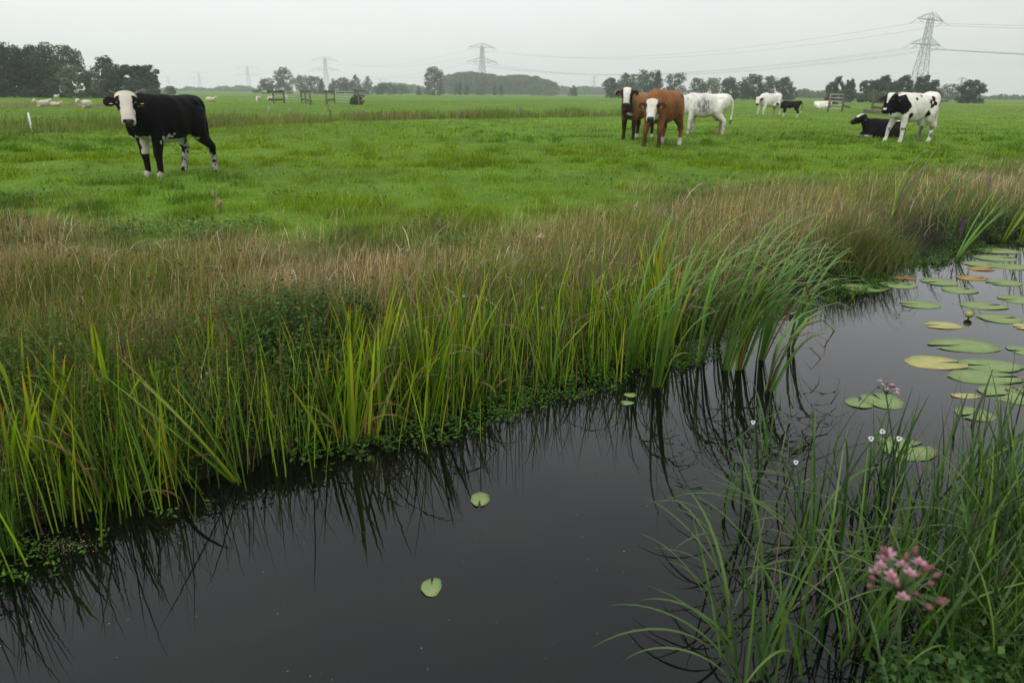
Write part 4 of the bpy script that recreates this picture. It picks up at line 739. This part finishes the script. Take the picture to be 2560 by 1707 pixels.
# straw hanging from the black cow's mouth is a wisp held by the animal
# ---- sheep
WO=np.array([.50,.43,.33])
def sheep(px,py,rel,s,label,lying=True,head='up',vox=.03):
    p,az=place(px,py,rel,1,0); root=empty('sheep',tuple(p),label,'sheep','sheep in the far pasture',az,s*.86)
    dz=-.34 if lying else 0; m=MB()
    m.loft([ring((x,0,z+dz),(0,1,0),(0,0,1),w,h,16,2.2) for x,z,w,h in ((-.56,.62,.08,.10),(-.48,.62,.20,.20),(-.3,.62,.26,.25),(0,.60,.29,.27),(.25,.60,.27,.2),(.42,.62,.20,.21),(.52,.64,.10,.12))])
    hp=np.array([.62,0,.92+dz]) if head=='up' else np.array([.72,.05,.46+dz])
    m.tube([(.35,0,.68+dz),(.50,0,.76+dz),tuple(hp)],[.17,.13,.09],10); fd=np.array([.75,0,-.62]) if head=='up' else np.array([.6,0,-.8])
    m.tube([hp-fd*.04,hp+fd*.08,hp+fd*.20,hp+fd*.28],[.08,.085,.062,.035],10)
    for q in (-1,1): m.tube([hp+np.array([0,q*.06,.02]),hp+np.array([-.03,q*.19,.0])],[.035,.02],6)
    if not lying:
        for a in (-.35,.33):
            for q in (-.13,.13): m.tube([(a,q,.5),(a,q,.25),(a+.01,q,-.02)],[.07,.038,.035],8)
    else: m.tube([(.3,.16,.10),(.6,.16,.05)],[.07,.04],8)
    o=fuse('body',m,vox,m_fur,2,root); V=getv(o); bump=(n3(V,9,4)-.5)*.06; 
    r=V-np.array([0,0,.6+dz]); V+=r/np.linalg.norm(r,axis=1)[:,None]*bump[:,None]*(V[:,0]<.5)[:,None]; o.data.vertices.foreach_set('co',V.astype(np.float32).ravel())
    c=np.tile(WO,(len(V),1))*(.75+.5*n3(V,12,6))[:,None]; c=mixc(c,V[:,0]>.62,[.58,.52,.43]); setc(o,c); return root
for a in [(108,267,60,1.15,'sheep lying at the left edge of the resting flock'),(122,261,-20,1.0,'sheep resting behind the leftmost one with its head showing above'),(140,266,-70,.85,'small low lying sheep just right of the leftmost pair'),(143,251,-30,.95,'farthest sheep at left, standing before the dark trees',False),(215,269,40,1.4,'big woolly sheep lying alone between the trees and the black cow'),(274,267,-15,1.15,'sheep sitting upright beside the black cow, seen from the front'),(304,265,70,1.0,'sheep half hidden behind the black cow ear'),(527,254,-80,1.3,'sheep lying flat behind the rump of the black cow'),
 (647,257,20,1.1,'sheep grazing left of the plank fence',False,'down'),(680,255,50,1.05,'sheep in tall grass under the plank fence',False,'down'),(716,251,-10,1.05,'sheep in front of the metal gate at the plank fence end',False,'down')]: sheep(*a)
# ================================================================ trees
TG={'dark':[[.032,.062,.034],[.043,.075,.038],[.027,.052,.030]],'mid':[[.050,.086,.038],[.062,.10,.042],[.042,.074,.036]],'grey':[[.11,.145,.075],[.13,.165,.09],[.09,.12,.062]],'conifer':[[.022,.045,.026],[.03,.05,.028]],'olive':[[.12,.10,.04],[.14,.12,.05]]}
def crown(kind,col,seed,n,leaf):
    """unit crown: height 1, half width 1 (scaled later); returns verts, faces, colours and the limb tips"""
    rg=np.random.default_rng(seed); L_=[]
    if kind=='round': env=lambda t:math.sqrt(max(0,1-((t-.42)/.6)**2)); lo=.05
    elif kind=='tall': env=lambda t:math.sqrt(max(0,1-((t-.45)/.58)**2)); lo=.05
    elif kind=='spread': env=lambda t:math.sqrt(max(0,1-((t-.66)/.36)**2)); lo=.34
    elif kind=='ragged': env=lambda t:(.72+.28*math.sin(t*9+seed))*math.sqrt(max(0,1-((t-.42)/.6)**2))+.10; lo=.06
    elif kind=='spire': env=lambda t:max(.10,(1-t)*1.25); lo=.05
    else: env=lambda t:math.sqrt(max(0,1-((t-.38)/.64)**2)); lo=.02
    k={'round':44,'tall':46,'spread':22,'ragged':40,'spire':30,'bush':28}[kind]
    for i in range(k):
        t=lo+(1-lo)*(i+rg.uniform(0,1))/k*.96; e=env(t); a=i*2.4+rg.uniform(-.5,.5); r=e*math.sqrt(rg.uniform(.05,1))*.82
        s=rg.uniform(.15,.36)*(.55+.5*e); L_.append((r*math.cos(a),r*math.sin(a),t,s))
    L_=np.array(L_); w=L_[:,3]**2; w/=w.sum(); idx=rg.choice(len(L_),n,p=w); d=rg.normal(0,1,(n,3)); d/=np.linalg.norm(d,axis=1)[:,None]
    rad=rg.uniform(.25,1.0,n)**.45*(1+.25*rg.normal(0,1,n).clip(-1,1.6)*(rg.random(n)<.3))
    P=L_[idx,:3]+d*(rad*L_[idx,3])[:,None]*np.array([1,1,.42])
    P[:,2]=np.clip(P[:,2],.01,1.02)
    nr=d+rg.normal(0,.7,(n,3)); nr/=np.linalg.norm(nr,axis=1)[:,None]; t1=np.cross(nr,rg.normal(0,1,(n,3))); t1/=np.linalg.norm(t1,axis=1)[:,None]; t2=np.cross(nr,t1)
    tone=rg.normal(0,.13,len(L_))[idx]+rg.normal(0,.14,n); C=np.array(TG[col])[rg.integers(0,len(TG[col]),n)]*np.exp(tone)[:,None]
    return P,t1,t2,C,L_,rg
def tree(px,dist,top,wpx,kind,col,label,seed,n=2600,trunk=True,cat='tree',name=None,base=None,group='trees along the horizon',leafk=1.0):
    X,Y,H=far(px,dist,top); z0=MZ-.1; Ht=max(1.0,H-z0); hw=wpx/F*dist*.5*.98
    sz=np.array([hw,hw,Ht]); leaf=(.18+.00085*dist)*leafk
    P,t1,t2,C,L_,rg=crown(kind,col,seed,n,leaf); P=P*sz; s=rg.uniform(.6,1.35,n)[:,None]*leaf
    V=np.stack([P-t1*s*.6,P+t2*s*.42,P+t1*s*.6,P-t2*s*.42],1).reshape(-1,3); q=(np.arange(n)*4)[:,None]+np.array([[0,1,2,3]])
    root=empty(name or ('bush' if kind=='bush' else 'tree'),(X,Y,z0),label,cat,group)
    ob('crown',npmesh('crown',V,[q],np.repeat(C,4,0),M_tree),root)
    m=MB(); r0=max(.10,Ht*.022)
    if kind!='bush':
        m.tube([(0,0,-.2),(.02*hw,0,Ht*.2),(-.03*hw,.02*hw,Ht*.5),(0,0,Ht*.85)],[r0*1.3,r0,r0*.65,r0*.15],7)
        for l in L_[rg.choice(len(L_),min(9,len(L_)),False)]:
            p=l[:3]*sz; b=np.array([0,0,max(.12,l[2]-.28)*Ht]); m.tube([b,b+(p-b)*.5+np.array([0,0,.03*Ht]),p],[r0*.4,r0*.26,r0*.08],5)
    else:
        for l in L_[rg.choice(len(L_),6,False)]: p=l[:3]*sz; m.tube([(0,0,-.1),p*.5,p],[r0*.6,r0*.4,r0*.1],5)
    m.build('trunk' if kind!='bush' else 'stem',M_bark,root,False); return root
TR=[(-25,150,116,130,'tall','dark','dark tall tree cut by the left picture edge',4200),(32,148,112,84,'ragged','dark','dark tree with a knobbly spire top in the left grove',3200),(72,156,122,110,'round','dark','dark rounded tree in the middle of the left grove',4200),(112,150,118,100,'tall','dark','dark full tree right of centre in the left grove',4200),(168,158,113,96,'spread','mid','domed tree with open lower limbs at the right end of the left grove',2600),(150,147,160,60,'bush','mid','mid green bushy tree under the domed tree',2200),(196,144,167,74,'bush','grey','pale green willow bush beside the left grove',2800),(238,146,176,52,'bush','grey','small pale willow between the two left tree groups',1600),(272,152,143,66,'ragged','dark','dark spire topped tree left of the black cow head',2600),(282,147,160,56,'bush','mid','mid green bush before the spire topped tree',1600),(330,150,165,70,'spread','dark','dark tree behind the black cow head',2200),(372,150,163,72,'spread','dark','spreading tree with see-through limbs above the black cow',2400),(345,146,200,110,'bush','dark','low dark hedge bush at the foot of the spreading trees',2200),
(425,260,216,28,'bush','mid','lone small bush above the black cow back',500),
(712,380,170,56,'tall','mid','tall rounded tree on the skyline left of the plank fences',2600),(672,384,197,40,'spread','mid','small umbrella shaped tree beside the tall skyline tree',800),(668,376,211,70,'bush','dark','low dark thicket under the umbrella shaped tree',1200),(757,390,188,44,'round','mid','round tree just right of the tall skyline tree',1500),(788,386,191,46,'round','mid','paler round tree right of its twin on the skyline',1500),
(806,375,196,22,'spire','conifer','thin dark conifer at the gap right of the round twins',600),(834,380,196,40,'spire','conifer','conifer at the left end of the spruce row',700),(858,380,193,44,'ragged','conifer','broad spruce second in the spruce row',900),(889,378,187,50,'spire','conifer','tallest spruce in the row behind the gates',1000),(872,372,205,60,'round','dark','dark tree mass before the tallest spruce',1200),(921,380,191,56,'spire','conifer','spruce at the right end of the row',900),(838,366,212,40,'bush','mid','pale bush in front of the left spruces',500),(915,366,215,40,'bush','grey','grey green bush in front of the right spruces',500),
(965,400,206,60,'round','dark','low round tree midway between the spruces and the lone tall tree',1200),(1003,420,213,50,'bush','mid','low bush left of the lone tall tree',600),(1046,380,216,16,'spire','mid','tiny pointed tree at the foot of the lone tall tree',300),
(1086,350,169,58,'tall','mid','lone tall oval tree left of the dark wood',3200),
(1146,400,207,26,'bush','mid','bush before the wood, farthest left of its row',500),(1166,400,214,16,'bush','mid','small bush second from left before the wood',300),(1196,400,208,18,'bush','grey','pale bush left of the pylon foot',300),(1206,395,206,16,'bush','grey','pale bush at the pylon foot',300),(1237,400,208,12,'bush','mid','slim bush just right of the pylon foot',250),(1253,400,208,12,'bush','mid','slim bush second right of the pylon foot',250),
(1433,380,215,26,'bush','dark','dark bush alone in the gap right of the wood',500),(1360,420,220,70,'bush','grey','long low pale hedge bush below the right end of the wood',700),(1388,560,205,24,'round','mid','faint round tree at the right end of the wood',400),
(1528,262,195,52,'ragged','dark','left end tree of the grove behind the brown cows',1800),(1566,266,184,66,'round','mid','rounded tree second in the grove behind the brown cows',2200),(1615,264,177,96,'round','mid','broadest dome of the grove behind the brown cows',3200),(1642,258,175,50,'spire','conifer','spiky spruce top amid the grove behind the brown cows',1200),(1685,266,184,70,'ragged','dark','uneven tree at the right end of the grove behind the brown cows',2000),(1600,256,212,150,'bush','dark','dark understorey of the grove behind the brown cows',2400),
(1741,262,195,46,'round','grey','pale leafy tree above the white speckled cow',1600),(1778,262,194,50,'round','grey','pale leafy tree right of its twin above the speckled cow',1600),
(1822,246,194,46,'tall','dark','dark tree at the left of the grove behind the calf',1900),(1882,250,187,68,'round','dark','largest dome of the grove behind the calf',2800),(1855,244,205,50,'round','dark','lower dark tree left of the largest dome behind the calf',1500),(1922,250,191,40,'tall','mid','slim paler tree beside the largest dome behind the calf',1300),(1958,246,194,48,'ragged','dark','right hand tree of the grove behind the calf',1700),(1978,240,218,30,'bush','dark','low bush ending the grove behind the calf',500),
(2090,190,192,44,'ragged','dark','upright ragged tree behind the metal gate',2000),(2122,192,198,36,'ragged','dark','leaning ragged tree right of the metal gate',1500),(2110,188,226,70,'bush','dark','dark scrub at the foot of the ragged gate trees',900),(2080,120,231,36,'bush','olive','olive brown bush touching the metal gate',900),
(2167,190,201,48,'ragged','dark','lowest tree at the left of the windswept row under the pylon',1800),(2204,192,190,52,'ragged','dark','windswept tree second from left under the pylon',2200),(2254,190,189,56,'ragged','dark','windswept tree third from left under the pylon',2400),(2300,192,190,52,'ragged','dark','windswept tree fourth from left under the pylon',2200),(2328,188,200,40,'ragged','dark','windswept tree at the right end of the row under the pylon',1500),(2250,186,226,190,'bush','dark','dark hedge bush along the foot of the windswept row',2600),
(2376,360,211,66,'round','mid','hazy round tree behind the solitary dark tree at right',1300),(2424,200,201,66,'ragged','dark','solitary dark tree standing apart at far right',2600)]
for i,(px,d,top,wd,kd,cl,lab,n) in enumerate(TR): tree(px,d,top,wd,kd,cl,lab,100+i,int(n*1.25))
def wood(pxs,tops,dist,thick,n,leaf,col,label):
    """far off wood that reads as one mass: domed crowns side by side"""
    V=[];C=[];m=len(pxs)
    k=int((pxs[-1]-pxs[0])/9); Ls=[]
    for i in range(k*3):
        px=R.uniform(pxs[0],pxs[-1]); d=dist+R.uniform(0,thick); tp=np.interp(px,pxs,tops); X,Y,H=far(px,d,tp+R.uniform(0,6)); Ls.append((X,Y,H,R.uniform(4,8)*dist/600))
    Ls=np.array(Ls); idx=R.integers(0,len(Ls),n); d=R.normal(0,1,(n,3)); d[:,2]=np.abs(d[:,2])*1.0; d/=np.linalg.norm(d,axis=1)[:,None]; rr=Ls[idx,3]
    u=R.random(n); P=np.stack([Ls[idx,0]+d[:,0]*rr,Ls[idx,1]+d[:,1]*rr,np.where(u<.55,np.maximum(Ls[idx,2]-rr*.9+d[:,2]*rr*.9,.5),MZ+R.random(n)*np.maximum(Ls[idx,2]-rr*.9-MZ,.4))],1)
    nr=d+R.normal(0,.6,(n,3)); nr/=np.linalg.norm(nr,axis=1)[:,None]; t1=np.cross(nr,R.normal(0,1,(n,3))); t1/=np.linalg.norm(t1,axis=1)[:,None]; t2=np.cross(nr,t1); s=leaf*R.uniform(.6,1.3,n)[:,None]
    V=np.stack([P-t1*s*.6,P+t2*s*.5,P+t1*s*.6,P-t2*s*.5],1).reshape(-1,3); q=(np.arange(n)*4)[:,None]+np.array([[0,1,2,3]])
    C=var(np.array(TG[col])[R.integers(0,len(TG[col]),n)],.15)
    return tag(ob('far_wood',npmesh('far_wood',V,[q],np.repeat(C,4,0),M_tree)),label,'wood',kind='stuff')
wood([1112,1125,1150,1175,1195,1210,1240,1260,1290,1330,1360,1378],[194,186,180,178,183,182,187,191,186,190,194,207],600,120,26000,1.7,'mid','hazy blue-green wood behind the central pylon')
wood([405,430,450,470,490,510,530,560,575,600,620,640],[219,218,222,217,219,218,222,214,217,213,216,224],800,200,12000,2.2,'mid','faint tree line far off beyond the black cow back')
wood([940,960,990,1020,1060],[212,208,206,210,216],700,160,5000,1.9,'mid','faint wood behind the low trees left of the lone tall tree')
wood([1378,1400,1430,1460,1490,1520],[212,214,219,216,215,216],760,200,5000,2.0,'mid','pale tree line in the gap right of the central wood')
wood([1985,2010,2030,2050,2075,2150],[226,222,228,224,222,232],420,120,4200,1.3,'mid','pale trees seen between the calf grove and the gate trees')
wood([2340,2370,2400,2450,2475,2500,2530,2560,2600],[240,238,238,238,239,236,237,240,238],520,120,6000,1.4,'mid','low hazy tree line at the far right horizon')
wood([-120,0,100,200,300,410],[232,231,231,232,231,231],168,14,5000,.5,'dark','dark hedge closing the left grove')
# ================================================================ pylons and cables
LD=np.array([.573,-.820]); AD=np.array([.820,.573])        # along the line, across it
def pylon(px,dist,top,aw1,aw2,label,thick=.17,ad=AD):
    X,Y,H=far(px,dist,top); H=H-MZ; ang=math.atan2(ad[1],ad[0]); e=empty('pylon',(X,Y,MZ-.3),label,'pylon','electricity pylons',ang)
    def hw(t): return np.interp(t,[0,.62,.92,1],[.092*H,.036*H,.026*H,.02*H])
    lv=[0,.16,.30,.42,.53,.62,.70,.77,.84,.92]; m=MB(); S=[(-1,-1),(1,-1),(1,1),(-1,1)]
    P=lambda i,t:np.array([S[i][0]*hw(t),S[i][1]*hw(t),t*H])
    for a,b in zip(lv[:-1],lv[1:]):
        for i in range(4):
            m.bar(P(i,a),P(i,b),thick*1.3); m.bar(P(i,a),P((i+1)%4,b),thick*.7); m.bar(P((i+1)%4,a),P(i,b),thick*.7); m.bar(P(i,b),P((i+1)%4,b),thick*.7)
    m.build('tower',M_steel,e)
    pk=MB()
    for i in range(4): pk.bar(P(i,.92),np.array([S[i][0]*.4,S[i][1]*.4,H*.975]),thick)
    pk.bar((0,0,.97*H),(0,0,1.0*H),thick*.8); pk.build('peak',M_steel,e)
    tips=[]
    for t,aw,pts in ((.90,aw1,(.62,1.0)),(.63,aw2,(.5,1.0))):
        m=MB(); w_=hw(t)
        for s in (-1,1):
            tp=np.array([s*aw,0,t*H])
            for q in (-1,1):
                m.bar((s*w_,q*w_,t*H),tp,thick*1.2); m.bar((s*w_,q*w_,t*H+.075*H),tp+np.array([0,0,.1]),thick)
                for f in (.25,.5,.75): m.bar(np.array([s*w_,q*w_,t*H])*(1-f)+tp*f,(np.array([s*w_,q*w_,t*H+.075*H])*(1-f)+tp*f),thick*.6)
            m.bar((-w_,s*w_,t*H),(w_,s*w_,t*H),thick)
        m.build('crossarm',M_steel,e)
        for s in (-1,1):
            for f in (pts if t<.8 else (1.0,)):
                for q in (-1,1):
                    b=MB(); b.bar((s*aw*f,0,t*H-.1),(s*aw*f,q*3.2,t*H-2.1),thick*.9); b.build('insulator',M_steel,e)
                tips.append((s*f*aw,0,t*H-2.1))
    M=np.array([[math.cos(ang),-math.sin(ang)],[math.sin(ang),math.cos(ang)]])
    return [np.array([*(M@np.array([a,b])+np.array([X,Y])),z+MZ]) for a,b,z in tips]
T1=pylon(2290,420,27,12.5,14,'tall lattice pylon rising above the trees at right',.18)
T0=pylon(1206,700,105,14,16,'lattice pylon in front of the hazy wood at centre',.24)
T2=pylon(818,970,140,15,17,'faint pylon behind the conifers, right of the tall skyline tree',.2)
T3=pylon(624,1240,163,15,17,'faint pylon above the far tree line, middle of the fading three',.16)
T4=pylon(502,1500,178,15,17,'very faint pylon left of the fading three',.16)
pylon(424,1750,190,15,17,'barely visible pylon at the right end of the left trees',.14)
pylon(953,1500,196,16,12,'tiny faint pylon above the low trees at left of centre',.24,np.array([1.,0.]))
pylon(1484,1500,188,6,7,'tiny slim pylon in the gap left of the brown cows',.3,np.array([1.,0.]))
pylon(2396,1000,192,5,6,'tiny slim pylon above the hazy tree at far right',.28,np.array([1.,0.]))
def cable(a,b,sag,r,label):
    t=np.linspace(0,1,25)[:,None]; p=np.asarray(a)*(1-t)+np.asarray(b)*t; p[:,2]-=4*sag*(t*(1-t))[:,0]
    o=MB().tube(p-a,np.full(25,r),5).build('power_cable',M_wire,None,False,tuple(a)); return tag(o,label,'power cable','cables between the pylons')
nm=['upper left','outer lower left','inner lower left','upper right']
sides=['upper near','upper far','lower inner near','lower outer near','lower inner far','lower outer far']
order=[0,1,2,3,4,5]
def span(A,B,sag,r,txt,which):
    for k in which: cable(A[k],B[k],sag,r,f'{sides[k]} cable {txt}')
sides=['left upper','right upper','left inner lower','left outer lower','right inner lower','right outer lower']
span(T0,T1,11,.055,'sagging from the central pylon to the right pylon',[0,1,2,3,4,5])
off=np.array([*(LD*330),0.]); T9=[p+off for p in T1]
span(T1,T9,9,.05,'running from the right pylon out of the picture',[0,1,2,3,4,5])
span(T2,T0,10,.05,'running from the central pylon to the next faint one',[0,1,3,5])
span(T3,T2,10,.045,'between the two faint pylons left of centre',[0,1,3,5])
# ================================================================ fences, gates, posts
def wpost(m,p,h,w): m.box((p[0],p[1],h/2-.1),(w,w,h+.2))
def fence(px1,d1,px2,d2_,h,nb,posts,label,group='plank fences by the gates',tilt=0,lowk=1.0):
    a=np.array(far(px1,d1)); b=np.array(far(px2,d2_)); e=empty('plank_fence',(a[0],a[1],MZ),label,'fence',group); v=b-a; L_=np.linalg.norm(v); n=np.array([-v[1],v[0]])/L_
    for f in posts:
        p=v*f; m=MB(); m.box((p[0],p[1],h*.5-.1),(.16,.16,h*1.08+.2)); m.build('post',M_wood,e)
    for k in range(nb):
        z=h*(.92-.62*k/max(1,nb-1))*1.0; zz=z*lowk if tilt else z; m=MB(); s=n*.1; m.bar((s[0],s[1],z),(v[0]+s[0],v[1]+s[1],zz),.045,.19); m.build('board',M_dwood,e)
    return e
def gate(px1,d1,px2,d2_,h,label):
    a=np.array(far(px1,d1)); b=np.array(far(px2,d2_)); e=empty('metal_gate',(a[0],a[1],MZ),label,'gate','metal field gates'); v=b-a
    fr=MB()
    for f in (0,1): fr.bar((v[0]*f,v[1]*f,.15),(v[0]*f,v[1]*f,h),.06)
    fr.build('gate_frame',M_gal,e)
    for k in range(5): m=MB(); z=.2+(h-.2)*k/4; m.bar((0,0,z),(v[0],v[1],z),.055); m.build('rail',M_gal,e)
M_gal=plain('galvanised_gate',(.52,.54,.56),.45,.2,noise=.15,scale=4)
fence(670,88,711,92,1.45,2,(.28,.93),'dark plank fence farthest left, above the grazing sheep',lowk=1)
gate(713,92,750,95,1.35,'metal gate at left between two plank fence pieces')
fence(751,95,775,80,1.5,2,(.04,.5,.95),'plank fence piece right of the left metal gate, running towards the ditch')
fence(814,82,836,95,1.5,2,(.02,.95),'plank fence piece left of the middle metal gate')
gate(838,95,884,90,1.4,'metal gate in the middle with a bush at its right post')
fence(885,90,908,76,1.6,3,(.03,.5),'plank fence piece right of the middle gate, half in a bush')
tree(888,84,252,36,'bush','mid','leafy bramble bush growing on the middle gate post',301,700,group='shrubs by the gates')
def pst(px,py,h,w,label,mt=M_pale,lean=0):
    p=at_px(px,py); m=MB(); m.tube([(0,0,-.2),(lean*.5,0,h*.5),(lean,0,h),(lean,0,h+.02)],[w,w,w*.95,w*.4],8); o=m.build('fence_post',mt,None,False,tuple(p)); tag(o,label,'post','single field posts')
gate(2076,83,2110,80,1.55,'metal gate at right beside the lying white cow')
fence(2110,80,2127,70,1.55,3,(.04,),'steep plank fence piece right of the right metal gate',)
fence(2180,74,2240,66,1.5,3,(.10,.6),'plank fence piece behind the white cow with black head')
p0=far(2166,72); m=MB(); q=np.array(far(2245,64))-np.array(p0); m.bar((0,0,.15),(q[0],q[1],.15),.12,.28); o=m.build('culvert_board',M_wood,None,True,(p0[0],p0[1],MZ)); tag(o,'grey timber board lying along the foot of the right plank fence','board')
pst(2070,276,1.5,.09,'short wooden post at the left side of the right metal gate',M_wood)
pst(80,327,.84,.03,'thin white marker post standing in the left pasture',M_white,.0)
pst(674,291,.55,.05,'bleached wooden post in the ditch reeds at left')
pst(725,291,.38,.04,'short bleached post just right of the taller one in the ditch reeds')
pst(1301,293,.68,.085,'weathered grey stump post in the ditch reeds at centre',M_wood)
pst(908,296,.72,.07,'mossy post below the bramble bush by the ditch',M_wood)
p=at_px(823,292); m=MB(); m.tube([(0,0,-.1),(.08,0,.25),(-.05,0,.5),(.05,0,.72)],[.05,.05,.045,.02],7); m.tube([(.06,0,.25),(.22,0,.48)],[.03,.015],6); m.tube([(-.03,0,.45),(-.16,0,.25)],[.03,.012],6); o=m.build('dead_snag',M_wood,None,False,tuple(p)); tag(o,'gnarled dead stump sticking out of the ditch reeds left of centre','stump')
